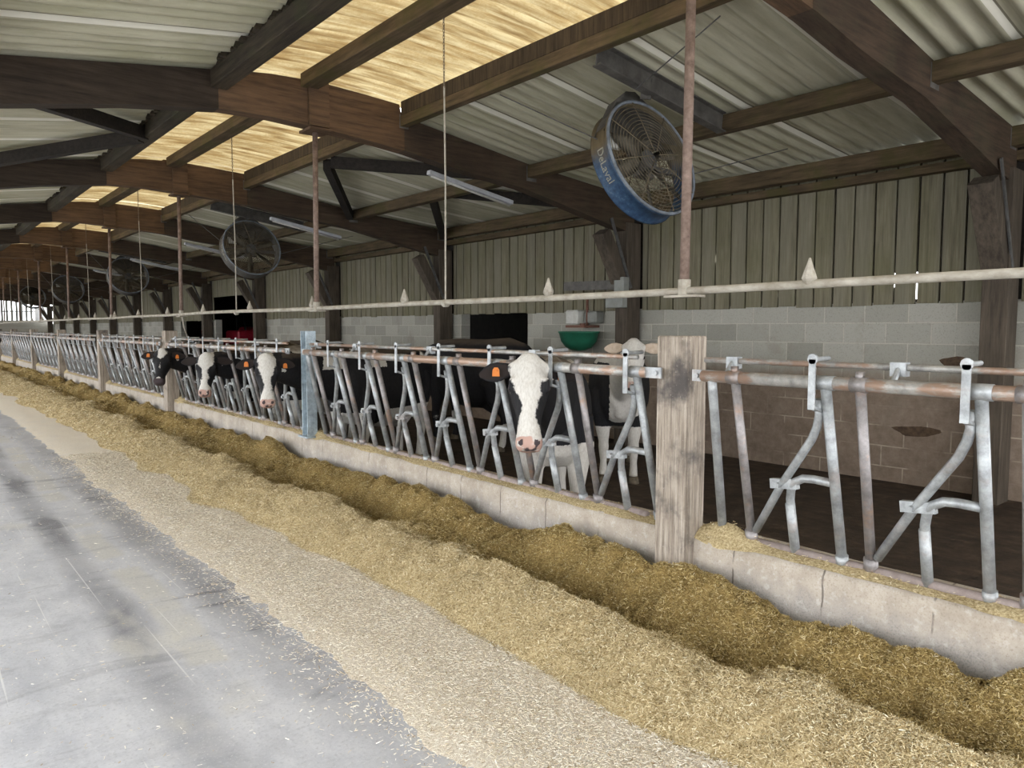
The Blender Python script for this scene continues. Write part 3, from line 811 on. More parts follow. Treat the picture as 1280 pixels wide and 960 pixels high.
for k in range(0, 9):
    y = FY(k) + PITCH / 2 + (0.02 if k == 0 else -0.0)
    y = [4.73, 9.28, 13.83, 18.3][k] if k < 4 else y
    e = empty('hanging_chain', (3.28, y, 1.70))
    MB().tube([(0.0, 0, 0.02), (0.006, 0, 0.9), (0.0, 0, 1.62)], 0.007, 6).build('cord', 'pipe', e)
    lk = MB(); z = 1.62
    while z < 2.2:
        odd = int(round(z / 0.024)) % 2
        lk.tube([((0.007 * math.cos(a) if odd else 0), (0 if odd else 0.007 * math.cos(a)), z + 0.016 * math.sin(a)) for a in np.linspace(0, 2 * math.pi, 9)[:-1]], 0.0028, 4, closed=True); z += 0.024
    lk.build('chain_links', 'chain', e)
    MB().tube([(0, -0.02, -0.01), (0, 0.02, -0.01)], 0.03, 10).build('pipe_clip', 'pipe', e)
    tag(e, ['slender chain and cord hanging from the roof light, left of the big blue fan', 'thin cord hanging in front of the second fan', 'thin cord hanging in front of the third fan'][k] if k < 3 else 'thin cord holding the water pipe in the %s bay' % ORD[k + 1], 'chain', 'cords that hold up the water pipe')
# loose hose under the third pole
o = MB().tube([(3.3, 11.62, 1.68), (3.32, 11.6, 1.5), (3.38, 11.68, 1.38), (3.42, 11.7, 1.30)], 0.012, 8).build('hose', 'pipe', smooth=True)
tag(o, 'short pale hose dangling from the pipe beside the third hanging pole', 'hose')

# ---------------------------------------------------------------- fence posts
PY = 2.34
def fpost(k):
    y = PY + PITCH * k
    mb = MB(); x0, x1 = 3.0, 3.17
    rings = []
    for z in np.linspace(0, 1.46, 16):
        w = lambda s_: noise.noise(Vector((s_, y, z * 3))) * 0.004
        a = 0.092
        rings.append([(x0 + w(1), y - a + w(2), z), (x1 + w(3), y - a + w(4), z), (x1 + w(5), y + a + w(6), z), (x0 + w(7), y + a + w(8), z)])
    mb.loft(rings)
    return mb.build('fence_post', 'fence_post', bevel=0.006)
for k in range(0, NB):
    if k == 1: continue
    lab = 'thick square weathered grey timber fence post, much the largest' if k == 0 else ('square weathered fence post between the first cows from the left and the far headlocks' if k == 2 else 'square weathered fence post below the %s roof frame' % ORD[k])
    tag(fpost(k), lab, 'post', 'square fence posts between the headlock panels')
y = 6.78
st = MB().box(3.03, 3.13, y - 0.062, y - 0.052, 0.44, 1.47); st.box(3.03, 3.13, y + 0.052, y + 0.062, 0.44, 1.47); st.box(3.075, 3.085, y - 0.055, y + 0.055, 0.44, 1.47)
st.box(3.0, 3.17, y - 0.10, y + 0.10, 0.435, 0.45)
tag(st.build('steel_post', 'galv_blue'), 'pale blue steel post standing in the headlock row', 'post')

# ---------------------------------------------------------------- headlock panels
HX = 2.96
def plane_x(z): return 2.96 + (1.272 - z) * (0.21 / 0.822)
def P(dy, z, off=0.0): return (plane_x(z) + off, dy, z)
def make_panel():
    e = empty('headlock_panel', (0, 0, 0))
    a, b = -0.20, 4.06
    MB().tube([(2.96, a + 0.10, 1.272), (2.96, b - 0.04, 1.272)], 0.028, 12).build('top_rail', 'galv_rail', e, smooth=True)
    for s_, q in ((a, 1), (b + 0.02, -1)):
        rb = MB(); rb.box(2.956, 2.966, min(s_, s_ + q * 0.12), max(s_, s_ + q * 0.12), 1.245, 1.30)
        rb.tube([(2.945, s_ + q * 0.03, 1.272), (2.975, s_ + q * 0.03, 1.272)], 0.012, 8)
        rb.build('end_bracket', 'galv', e)
    MB().tube([(3.035, a + 0.22, 1.345), (3.035, b, 1.345)], 0.014, 10).build('locking_rod', 'galv_rail', e, smooth=True)
    for yy in (0.85, 2.0, 3.15, 3.9):
        br = MB(); br.box(3.015, 3.055, yy - 0.03, yy + 0.03, 1.31, 1.365); br.tube([(2.97, yy, 1.28), (3.03, yy, 1.345)], 0.012, 8)
        br.build('rod_guide', 'galv', e)
    bx = plane_x(0.46)
    base = MB(); base.tube([(bx, a + 0.25, 0.462), (bx, b, 0.462)], 0.022, 10)
    base.build('base_rail', 'base_rail', e, smooth=True)
    for j in range(7):
        h = 0.5747 * j
        up = MB().tube([P(h - 0.035, 1.272), P(h - 0.033, 0.45)], 0.022, 12); up.tube([P(h - 0.034, 0.5), P(h - 0.034, 0.45)], 0.028, 10)
        up.tube([(2.96, h - 0.075, 1.272), (2.96, h + 0.005, 1.272)], 0.031, 12)
        up.build('upright', 'galv', e, smooth=True)
        un = MB().tube([P(h + 0.395, 1.272), P(h + 0.415, 0.45)], 0.021, 12); un.tube([(2.96, h + 0.365, 1.272), (2.96, h + 0.43, 1.272)], 0.032, 12); un.tube([P(h + 0.413, 0.52), P(h + 0.416, 0.45)], 0.03, 10)
        un.box(2.945, 2.975, h + 0.385, h + 0.41, 1.29, 1.325)
        un.build('neck_upright', 'galv_brown', e, smooth=True)
        # swinging bar
        pv = [P(h + 0.0, 1.20, -0.0), P(h + 0.005, 1.13), P(h + 0.02, 1.08), P(h + 0.05, 1.02), P(h + 0.225, 0.777), P(h + 0.385, 0.525)]
        MB().tube(pv, 0.019, 10).build('swinging_bar', 'galv', e, smooth=True)
        hk = MB().beam((2.915, h, 1.16), (2.915, h, 1.37), 0.006, 0.030, up=(0, 1, 0)); hk.tube([(2.912, h, 1.37), (3.05, h, 1.372)], 0.010, 8); hk.tube([(2.912, h, 1.372), (2.922, h, 1.372)], 0.022, 10)
        hk.beam((2.918, h, 1.17), (2.985, h, 1.15), 0.03, 0.012); 
        hk.build('latch', 'galv', e)
        q = [P(h - 0.02, 0.832), P(h + 0.06, 0.836), P(h + 0.11, 0.832), P(h + 0.15, 0.81), P(h + 0.175, 0.77), P(h + 0.185, 0.72), P(h + 0.188, 0.45)]
        bb = MB().tube(q, 0.019, 12); bb.tube([P(h + 0.188, 0.70), P(h + 0.189, 0.45)], 0.022, 10); bb.build('bent_bar', 'galv', e, smooth=True)
        pb = MB().beam(P(h + 0.14, 0.80), P(h + 0.27, 0.785), 0.03, 0.045); pb.tube([P(h + 0.225, 0.785, -0.04), P(h + 0.225, 0.785, 0.04)], 0.013, 8)
        pb.build('pivot_clamp', 'galv', e)
    un = MB().tube([(2.96, 3.97, 1.272), P(3.975, 1.2), P(4.03, 0.45)], 0.022, 12); un.build('end_upright', 'galv', e, smooth=True)
    return e
pan = make_panel()
# nearest panel runs out of the picture on the right
for k in range(-1, NB - 1):
    o = pan if k == -1 else copy_tree(pan)
    o.location = (0, 2.57 + PITCH * k + (0.11 if k == -1 else 0), 0)
    lab = {-1: 'galvanised headlock panel right of the big weathered post', 0: 'galvanised headlock panel between big weathered post and blue steel post, nearest cow in it',
           1: 'galvanised headlock panel just left of the blue steel post', 2: 'galvanised headlock panel just left of the leftmost group of cows'}.get(k, 'galvanised headlock panel, %s along the fence from the right' % ORD[min(k + 1, 13)])
    tag(o, lab, 'headlock panel', 'galvanised headlock panels along the curb')

# rails behind the far headlocks and a pen gate by the wall
o = MB().tube([(7.6, 21.3, 1.15), (7.6, 25.0, 1.15)], 0.025, 8)
o.tube([(7.6, 21.3, 0.7), (7.6, 25.0, 0.7)], 0.025, 8); o.tube([(7.6, 21.3, -0.15), (7.6, 21.3, 1.15)], 0.03, 8); o.tube([(7.6, 25.0, -0.15), (7.6, 25.0, 1.15)], 0.03, 8)
tag(o.build('pen_gate', 'galv', smooth=True), 'grey tubular gate across the big dark wall opening', 'gate')

# ---------------------------------------------------------------- wall equipment
e = empty('wall_motor', (8.0, 7.9, 1.55))
MB().box(-0.16, 0.14, -0.03, 0.23, 0.0, 0.22).build('housing', 'white_plastic', e, bevel=0.02)
MB().box(-0.05, 0.14, -0.30, -0.05, 0.02, 0.2).build('rear_cover', 'grey_box', e, bevel=0.02)
MB().tube([(-0.04, -0.12, -0.05), (-0.04, -0.12, 0.42)], 0.02, 8).build('riser_pipe', 'rust', e, smooth=True)
b = MB().box(-0.18, 0.14, -0.2, 0.2, -0.045, -0.01); b.tube([(-0.12, -0.1, 0.02), (-0.12, -0.1, -0.03)], 0.04, 8); b.build('bracket', 'rust', e)
tag(e, 'small off-white motor box on a rusty bracket, on the block wall', 'motor')
# green rounded bowl
gb = MB(); prof = [(0.0, -0.21), (0.12, -0.20), (0.24, -0.15), (0.32, -0.06), (0.36, 0.06), (0.375, 0.065), (0.375, 0.09), (0.345, 0.09), (0.29, -0.05), (0.1, -0.17), (0.0, -0.175)]
rings = []
n = 28
vv = []; ff = []
for i in range(n):
    a = 2 * math.pi * i / n
    for r, z in prof: vv.append((0.55 * r * math.cos(a), r * math.sin(a) * 1.05, z))
m_ = len(prof)
for i in range(n):
    for j in range(m_ - 1):
        i2 = (i + 1) % n; ff.append((i * m_ + j, i2 * m_ + j, i2 * m_ + j + 1, i * m_ + j + 1))
gb.v = vv; gb.f = ff
o = gb.build('green_bowl', 'green', smooth=True); o.location = (7.93, 7.93, 1.36)
tag(o, 'dark green rounded bowl fixed on the block wall under the white motor box', 'bowl')
# grey boxes on wall post at frame 1
e = empty('grey_wall_box', (7.76, FY(1), 1.78))
MB().box(-0.05, 0.06, -0.13, 0.19, 0.0, 0.2).build('lower_box', 'grey_box', e, bevel=0.008)
MB().box(-0.06, 0.06, -0.16, 0.02, 0.2, 0.42).build('upper_box', 'grey_box', e, bevel=0.008)
MB().beam((-0.02, 0.0, 0.32), (-0.02, 1.05, 0.34), 0.02, 0.13).build('arm', 'grey_steel', e)
tag(e, 'grey metal box with a long arm on the wall post, right of the green bowl', 'metal box')

# small red tractor inside the dark shed
e = empty('red_tractor', (10.6, 30.2, -0.05))
MB().box(-0.35, 0.35, -1.3, 0.1, 0.9, 1.45).build('bonnet', 'red', e, bevel=0.06)
MB().box(-0.6, 0.6, 0.1, 1.2, 0.8, 1.15).build('rear_body', 'red', e, bevel=0.05)
for sx in (-1, 1):
    MB().tube([(sx * 0.55, 0.75, 0.75), (sx * 0.95, 0.75, 0.75)], 0.75, 24).build('rear_wheel', 'rubber', e)
    MB().tube([(sx * 0.45, -1.0, 0.42), (sx * 0.72, -1.0, 0.42)], 0.42, 20).build('front_wheel', 'rubber', e)
    MB().prism_x([(0.75 + 0.85 * math.cos(a), 0.75 + 0.85 * math.sin(a)) for a in np.linspace(0.2, math.pi, 12)], sx * 0.75 - 0.2, sx * 0.75 + 0.2).build('mudguard', 'red', e)
cb = MB()
for sx in (-1, 1):
    for yy in (0.2, 1.1): cb.beam((sx * 0.5, yy, 1.1), (sx * 0.45, yy, 2.2), 0.06, 0.06, up=(0, 1, 0))
cb.box(-0.55, 0.55, 0.1, 1.2, 2.2, 2.28); cb.build('cab_frame', 'rubber', e)
tag(e, 'small red tractor in the dark shed beyond the big wall opening', 'tractor')

# ---------------------------------------------------------------- feed pile
def N3(a, b, c=0.0): return noise.noise(Vector((a, b, c)))
def H(x, y):
    """height of the silage heap; returns z, moist"""
    wob = N3(0, y * 0.55, 3.1) * 0.22 + N3(4, y * 1.6, 1.1) * 0.12
    x_out = max(2.07 + wob - 0.012 * max(0, y - 4) - (0.05 if y > 8 else 0), 1.75)
    crest = 2.40 + 0.45 * wob + N3(9, y * 1.3, 0) * 0.13 + N3(9, y * 3.1, 5) * 0.05
    hc = 0.225 + 0.09 * N3(2, y * 0.9, 7) + 0.05 * N3(2, y * 2.4, 9)
    if x < crest:
        t = (x - x_out) / (crest - x_out); z = hc * (1 - (1 - t) ** 1.6) if t > 0 else -0.05 * min(1, (x_out - x) * 10)
        m = 0.12
    else:
        t = (x - crest) / (3.10 - crest)
        val = max(0.0, min(1.0, 0.5 + 1.3 * N3(1, y * 1.35, 5) + 0.35 * math.sin(y * 2.6 + 0.8)))
        dip = 0.02 + 0.17 * val
        mound = 0.02 + 0.13 * max(0, 0.45 + 1.1 * N3(6, y * 1.25, 2))
        c = 0.34 + 0.12 * N3(7, y * 1.9, 4)
        z = hc - dip * math.exp(-((t - c) / 0.22) ** 2) + mound * math.exp(-((t - 0.76) / 0.19) ** 2) - 0.10 * max(0, t - 0.84) / 0.16 - 0.03 * t
        m = 0.12 + 0.8 * min(1, t / 0.28)
    lump = N3(x * 4, y * 4, 6) * 0.035 * (0.4 + m) + N3(x * 8, y * 8) * 0.034 + N3(x * 17, y * 17, 4) * 0.020 + N3(x * 38, y * 38, 8) * 0.008
    if x > x_out: z += lump * min(1, (x - x_out) / 0.12) * (0.8 + 0.6 * (m > 0.5))
    return z, m
def build_pile():
    xs = np.linspace(1.66, 3.10, 80)
    ys = [0.2]; 
    while ys[-1] < YEND - 0.5: ys.append(ys[-1] + max(0.018, 0.0045 * ys[-1]))
    V = []; mo = []
    for y in ys:
        for x in xs:
            z, m = H(x, y); V.append((x, y, z)); mo.append(m)
    nx = len(xs); F = []
    for j in range(len(ys) - 1):
        for i in range(nx - 1):
            a = j * nx + i; F.append((a, a + 1, a + nx + 1, a + nx))
    me = bpy.data.meshes.new('silage'); me.from_pydata(V, [], F)
    at = me.attributes.new('moist', 'FLOAT', 'POINT'); at.data.foreach_set('value', mo)
    me.polygons.foreach_set('use_smooth', [True] * len(F)); me.materials.append(M['feed'])
    return me, xs, np.array(ys), np.array(V).reshape(len(ys), nx, 3), np.array(mo).reshape(len(ys), nx)
pm, pxs, pys, pv, pmo = build_pile()
pile = link('silage_heap', pm)
tag(pile, 'long heap of golden brown chopped silage along the curb', 'silage', kind='stuff')

def flakes(name, pos, moist, lmin, lmax, wid, mat, flat, parent=None, lift=0.004):
    """thin chopped stems as a single mesh"""
    N = len(pos)
    L = rng.uniform(lmin, lmax, N) * (1 + 1.2 * (rng.random(N) < 0.03)); W = rng.uniform(0.6, 1.4, N) * wid
    W *= np.maximum(1.0, pos[:, 1] / 5.0) ** 0.5; L *= np.maximum(1.0, pos[:, 1] / 5.0) ** 0.3
    az = rng.uniform(0, 2 * np.pi, N); el = rng.normal(0, flat, N)
    d = np.stack([np.cos(az) * np.cos(el), np.sin(az) * np.cos(el), np.sin(el)], 1)
    u = rng.normal(0, 1, (N, 3)); s_ = np.cross(d, u + np.array([0, 0, 1.5])); s_ /= np.linalg.norm(s_, axis=1)[:, None] + 1e-9
    up = np.cross(s_, d)
    p = pos.copy(); p[:, 2] += lift + rng.uniform(0, 0.004, N)
    a = p - d * L[:, None] / 2; b = p + d * L[:, None] / 2; sw = s_ * W[:, None] / 2; uw = up * W[:, None] * 0.35
    V = np.stack([a - sw, a + sw, b + sw, b - sw, a + uw, b + uw], 1).reshape(-1, 3)
    base = (np.arange(N) * 6)[:, None]
    F = np.concatenate([base + np.array([0, 1, 2, 3]), base + np.array([1, 4, 5, 2]), base + np.array([4, 0, 3, 5])], 1).reshape(-1, 4)
    me = bpy.data.meshes.new(name)
    me.vertices.add(len(V)); me.vertices.foreach_set('co', V.astype(np.float32).ravel())
    me.loops.add(F.size); me.loops.foreach_set('vertex_index', F.astype(np.int32).ravel())
    me.polygons.add(len(F)); me.polygons.foreach_set('loop_start', (np.arange(len(F)) * 4).astype(np.int32)); 
    me.update(calc_edges=True)
    tone = np.repeat(np.clip(rng.normal(0.5, 0.27, N), 0, 1), 6)
    t = me.attributes.new('tone', 'FLOAT', 'POINT'); t.data.foreach_set('value', tone.astype(np.float32))
    t = me.attributes.new('moist', 'FLOAT', 'POINT'); t.data.foreach_set('value', np.repeat(moist, 6).astype(np.float32))
    me.materials.append(M[mat])
    return link(name, me, parent)
def sample_pile(N, y0, y1, power=1.0):
    yy = y0 + (y1 - y0) * rng.random(N) ** power
    xx = rng.uniform(1.75, 3.09, N)
    jy = np.clip(np.searchsorted(pys, yy) - 1, 0, len(pys) - 2); fx = (xx - pxs[0]) / (pxs[1] - pxs[0]); ix = np.clip(fx.astype(int), 0, len(pxs) - 2)
    ty = (yy - pys[jy]) / (pys[jy + 1] - pys[jy]); tx = fx - ix
    z = (pv[jy, ix, 2] * (1 - ty) * (1 - tx) + pv[jy + 1, ix, 2] * ty * (1 - tx) + pv[jy, ix + 1, 2] * (1 - ty) * tx + pv[jy + 1, ix + 1, 2] * ty * tx)
    mo = pmo[jy, ix]
    ok = z > 0.004
    return np.stack([xx, yy, z], 1)[ok], np.clip(mo + rng.normal(0, 0.18, N), 0, 1)[ok]
p, m = sample_pile(300000, 0.6, 9.0, 1.55)
fl = flakes('chopped_stem', p, m, 0.006, 0.020, 0.0030, 'flake', 0.45, pile); fl['kind'] = 'stuff'
p, m = sample_pile(60000, 9.0, 26.0, 1.4)
fl = flakes('chopped_stem', p, m, 0.015, 0.035, 0.0040, 'flake', 0.45, pile); fl['kind'] = 'stuff'

# thin layer of spilled dust beside the heap
V = []; F = []; ys = np.arange(0.2, YEND - 0.5, 0.06); edge = []
for y in ys:
    xo = 1.42 + 0.07 * noise.noise(Vector((1, y * 0.8, 0))) + 0.05 * noise.noise(Vector((1, y * 3, 0))) - 0.02 * max(0, y - 6) * 0.15
    edge.append(xo)
    for i, t in enumerate(np.linspace(0, 1, 16)):
        x = xo + t * (2.35 - xo)
        jag = 0.05 * noise.noise(Vector((x * 9, y * 9, 2))) + 0.03 * noise.noise(Vector((x * 25, y * 25, 2)))
        V.append((x + (jag if i < 2 else 0), y, 0.002 + 0.012 * min(1, t * 4) * (0.7 + 0.6 * noise.noise(Vector((x * 6, y * 6, 9)))) - (0.004 if i == 0 else 0)))
for j in range(len(ys) - 1):
    for i in range(15):
        a = j * 16 + i; F.append((a, a + 1, a + 17, a + 16))
me = bpy.data.meshes.new('spilled_feed'); me.from_pydata(V, [], F); me.polygons.foreach_set('use_smooth', [True] * len(F)); me.materials.append(M['dust'])
sf = tag(link('spilled_feed', me), 'thin pale layer of trampled feed dust between alley and heap', 'spilled feed', kind='stuff')
N = 130000
yy = 0.9 + 9 * rng.random(N) ** 1.6; xx = rng.uniform(0, 1, N) ** 0.9 * 1.25 + 1.12
dens = np.clip((xx - 1.38 - rng.normal(0, 0.13, N)) * 6, 0.0, 1)
ok = (rng.random(N) < dens) & (xx < 2.3)
pos = np.stack([xx, yy, np.where(xx > 1.5, 0.012, 0.004)], 1)[ok]
fl = flakes('pale_stem', pos, np.zeros(len(pos)), 0.006, 0.018, 0.0028, 'dustflake', 0.12, sf); fl['kind'] = 'stuff'
# sparse bits over the alley
N = 2600
pos = np.stack([rng.uniform(-0.6, 1.4, N), 1.2 + 12 * rng.random(N) ** 1.5, np.full(N, 0.002)], 1)
fl = flakes('stray_stem', pos, np.zeros(N), 0.006, 0.02, 0.0026, 'dustflake', 0.05, sf); fl['kind'] = 'stuff'

# feed lying on the curb top
V = []; F = []; ys = np.arange(-0.5, YEND - 0.5, 0.05)
for y in ys:
    hh = 0.010 + 0.028 * max(0, noise.noise(Vector((3, y * 2.2, 1))) + 0.25)
    for kk in range(0, NB):
        py = PY + PITCH * kk - 0.22
        hh += 0.05 * math.exp(-((y - py) / 0.12) ** 2)
    for i, (x, a) in enumerate(((3.088, -0.5), (3.108, 0.15), (3.135, 0.75), (3.165, 1.0), (3.20, 0.7), (3.235, 0.25), (3.26, -0.3))):
        V.append((x + (0.022 * noise.noise(Vector((5, y * 5, 1))) + 0.012 * noise.noise(Vector((5, y * 17, 1))) if i < 3 else 0.0), y, 0.447 + hh * a + 0.006 * noise.noise(Vector((x * 30, y * 14, 0)))))
for j in range(len(ys) - 1):
    for i in range(6):
        a = j * 7 + i; F.append((a, a + 1, a + 8, a + 7))
me = bpy.data.meshes.new('curb_feed'); me.from_pydata(V, [], F); me.polygons.foreach_set('use_smooth', [True] * len(F)); me.materials.append(M['feed'])
cf = tag(link('curb_feed', me), 'strip of pale feed crumbs lying on top of the curb', 'feed', kind='stuff')
Va = np.array(V); sel = rng.integers(0, len(Va), 26000); sel = sel[(Va[sel, 1] < 12)]
pos = Va[sel] + rng.uniform(-1, 1, (len(sel), 3)) * np.array([0.02, 0.03, 0.003]); pos[:, 2] = np.maximum(pos[:, 2], 0.447)
fl = flakes('pale_stem', pos, np.full(len(pos), 0.1), 0.006, 0.02, 0.003, 'flake', 0.3, cf); fl['kind'] = 'stuff'

# ---------------------------------------------------------------- cows
def smoothstep(a, b, x):
    t = min(1, max(0, (x - a) / (b - a))); return t * t * (3 - 2 * t)
def ell(c, side, up, rx, rz, n=20, sq=1.0):
    out = []
    for k in range(n):
        a = 2 * math.pi * k / n; ca, sa = math.cos(a), math.sin(a)
        out.append(c + side * (rx * math.copysign(abs(ca) ** sq, ca)) + up * (rz * math.copysign(abs(sa) ** sq, sa)))
    return out
FLOOR = -0.15
def interp(tab, t):
    if t <= tab[0][0]: return tab[0][1]
    for (a, x), (b, y) in zip(tab, tab[1:]):
        if t <= b: return x + (y - x) * (t - a) / (b - a)
    return tab[-1][1]
def make_cow(label, chest, heading, poll, face_dir, face_up, seed, blaze, white_bias=0.0, muzzle='pink', voxel=0.014, scale=1.0, cream=0.0, tags=(1, 1), ear_mat='ear', head_white=False, group=None, ear_drop=0.0, leg_white=0.62, extra=None, ear_s=(1.0, 1.0), hsc=1.0, soil_legs=0.6):
    """chest: ground xy under the brisket; heading: horizontal vector from brisket towards the rump"""
    bk = Vector((heading[0], heading[1], 0)).normalized(); sd = Vector((-bk.y, bk.x, 0)); up = Vector((0, 0, 1))
    O = Vector((chest[0], chest[1], FLOOR))
    W = lambda s_, l, z: O + bk * s_ * scale + sd * l * scale + up * z * scale
    mb = MB()
    trunk = [(-0.04, 1.00, 0.15, 0.11), (0.05, 0.98, 0.29, 0.19), (0.2, 0.985, 0.385, 0.245), (0.4, 0.98, 0.42, 0.285), (0.75, 0.955, 0.455, 0.345), (1.05, 0.96, 0.45, 0.36), (1.3, 1.01, 0.40, 0.33), (1.5, 1.08, 0.325, 0.30), (1.66, 1.13, 0.25, 0.255), (1.75, 1.16, 0.16, 0.16)]
    mb.loft([ell(W(s_, 0, z), sd, up, rx * scale, rz * scale, 24, 0.88) for s_, z, rz, rx in trunk])
    mb.tube([W(0.1, 0, 1.36), W(0.5, 0, 1.375), W(1.0, 0, 1.37), W(1.45, 0, 1.385), W(1.72, 0, 1.33)], [0.05, 0.06, 0.055, 0.07, 0.05], 10)
    for s_ in (-1, 1): mb.tube([W(1.38, s_ * 0.20, 1.30), W(1.42, s_ * 0.25, 1.28)], [0.08, 0.06], 8)
    # head frame
    f = Vector(face_dir).normalized(); n_ = Vector(face_up); n_ = (n_ - f * n_.dot(f)).normalized(); l = n_.cross(f)
    Pq = Vector(poll)
    hs = 0.93 * scale * hsc
    Hh = lambda t, a, b_: Pq + f * t * hs + l * a * hs + n_ * b_ * hs
    # neck
    n0 = W(0.16, 0, 1.10); n1 = Hh(0.05, 0, -0.12); mid = n0.lerp(n1, 0.5) + up * (-0.015)
    for_n = (n1 - n0).normalized(); ns = for_n.cross(up).normalized(); nu = ns.cross(for_n).normalized()
    if n1.z > 0: pass
    rings = []
    for t, rz, rx in ((-0.12, 0.30, 0.17), (0.15, 0.27, 0.145), (0.4, 0.225, 0.12), (0.65, 0.18, 0.105), (0.88, 0.145, 0.098), (1.0, 0.11, 0.085)):
        c = n0.lerp(n1, t) if t <= 0 else (n0.lerp(mid, t * 2) if t < 0.5 else mid.lerp(n1, t * 2 - 1))
        rings.append(ell(c, ns, nu, rx * scale, rz * scale, 18))
    mb.loft(rings)
    # head
    head = [(-0.05, 0.045, 0.05, -0.075, 1), (-0.02, 0.072, 0.078, -0.082, 1), (0.04, 0.098, 0.105, -0.098, .95), (0.11, 0.112, 0.122, -0.113, .9), (0.17, 0.116, 0.128, -0.118, .9), (0.235, 0.100, 0.122, -0.118, .9), (0.30, 0.080, 0.105, -0.103, .88), (0.36, 0.068, 0.086, -0.088, .88), (0.42, 0.068, 0.074, -0.078, .86), (0.465, 0.078, 0.073, -0.074, .84), (0.505, 0.078, 0.066, -0.072, .84), (0.535, 0.058, 0.045, -0.074, .9)]
    mb.loft([ell(Hh(t, 0, o_), l, n_, rx * hs, rz * hs, 24, sq) for t, rx, rz, o_, sq in head])
    for s_ in (-1, 1):
        mb.tube([Hh(0.11, s_ * 0.085, -0.035), Hh(0.19, s_ * 0.098, -0.045)], [0.034 * hs, 0.028 * hs], 8)      # brow
        mb.tube([Hh(0.03, s_ * 0.07, -0.08), Hh(0.04, s_ * 0.125, -0.09)], [0.05 * hs, 0.03 * hs], 8)          # ear root
        mb.tube([Hh(0.475, s_ * 0.045, -0.018), Hh(0.51, s_ * 0.05, -0.035)], [0.028 * hs, 0.022 * hs], 8)      # nostril wing
    mb.tube([Hh(0.40, 0, -0.13), Hh(0.50, 0, -0.125)], [0.045 * hs, 0.04 * hs], 10)                              # chin
    # dewlap
    mb.loft([ell(W(0.02, 0, 0.80), sd, up, 0.05 * scale, 0.12 * scale, 10), ell(W(-0.03, 0, 0.95), sd, up, 0.06 * scale, 0.16 * scale, 10)])
    # legs
    for s_ in (-1, 1):
        j = 0.03 * (1 if s_ > 0 else -1)
        mb.tube([W(0.24, s_ * 0.15, 0.98), W(0.22, s_ * 0.18, 0.75), W(0.24, s_ * 0.17, 0.60), W(0.22 + j, s_ * 0.16, 0.43), W(0.215 + j, s_ * 0.16, 0.38), W(0.225 + j, s_ * 0.16, 0.22), W(0.225 + j, s_ * 0.16, 0.12), W(0.205 + j, s_ * 0.16, 0.06)],
                [x * scale for x in (0.14, 0.115, 0.085, 0.055, 0.06, 0.038, 0.046, 0.05)], 12)
        mb.tube([W(1.42, s_ * 0.15, 1.08), W(1.36, s_ * 0.20, 0.82), W(1.38, s_ * 0.19, 0.66), W(1.52 + j, s_ * 0.17, 0.50), W(1.56 + j, s_ * 0.165, 0.44), W(1.53 + j, s_ * 0.16, 0.25), W(1.515 + j, s_ * 0.16, 0.12), W(1.49 + j, s_ * 0.16, 0.06)],
                [x * scale for x in (0.20, 0.165, 0.115, 0.065, 0.062, 0.042, 0.048, 0.05)], 12)
    mb.loft([ell(W(s_, 0, z), sd, up, rx * scale, rz * scale, 14) for s_, z, rz, rx in ((1.0, 0.60, 0.04, 0.06), (1.08, 0.58, 0.10, 0.13), (1.22, 0.565, 0.13, 0.16), (1.34, 0.58, 0.10, 0.13), (1.4, 0.62, 0.05, 0.06))])
    mb.tube([W(1.70, 0, 1.32), W(1.80, 0, 1.22), W(1.83, 0, 0.95), W(1.82, 0.01, 0.70), W(1.82, 0.02, 0.55), W(1.82, 0.02, 0.42)], [x * scale for x in (0.05, 0.035, 0.024, 0.022, 0.04, 0.02)], 8)
    # fuse everything into one continuous skin
    me = mb.mesh('body')
    tmp = link('tmp', me)
    md = tmp.modifiers.new('r', 'REMESH'); md.mode = 'VOXEL'; md.voxel_size = voxel
    sm = tmp.modifiers.new('s', 'SMOOTH'); sm.iterations = 5 if voxel < 0.02 else 3; sm.factor = 0.5
    dg = bpy.context.evaluated_depsgraph_get(); dg.update()
    nm = bpy.data.meshes.new_from_object(tmp.evaluated_get(dg)); bpy.data.objects.remove(tmp)
    co = np.empty(len(nm.vertices) * 3); nm.vertices.foreach_get('co', co); co = co.reshape(-1, 3)
    pat = []; pink = []; dark = []; crm = []; soil = []
    ff = np.array(f); ll = np.array(l); nn = np.array(n_); P0 = np.array(Pq)
    rel = (co - P0) / hs; T = rel @ ff; A = rel @ ll; B = rel @ nn
    rb_ = (co - np.array(O)) / scale; S = rb_ @ np.array(bk); Lt = rb_ @ np.array(sd); Z = rb_[:, 2]
    off = Vector((seed * 3.7, seed * 1.9, seed * 5.3))
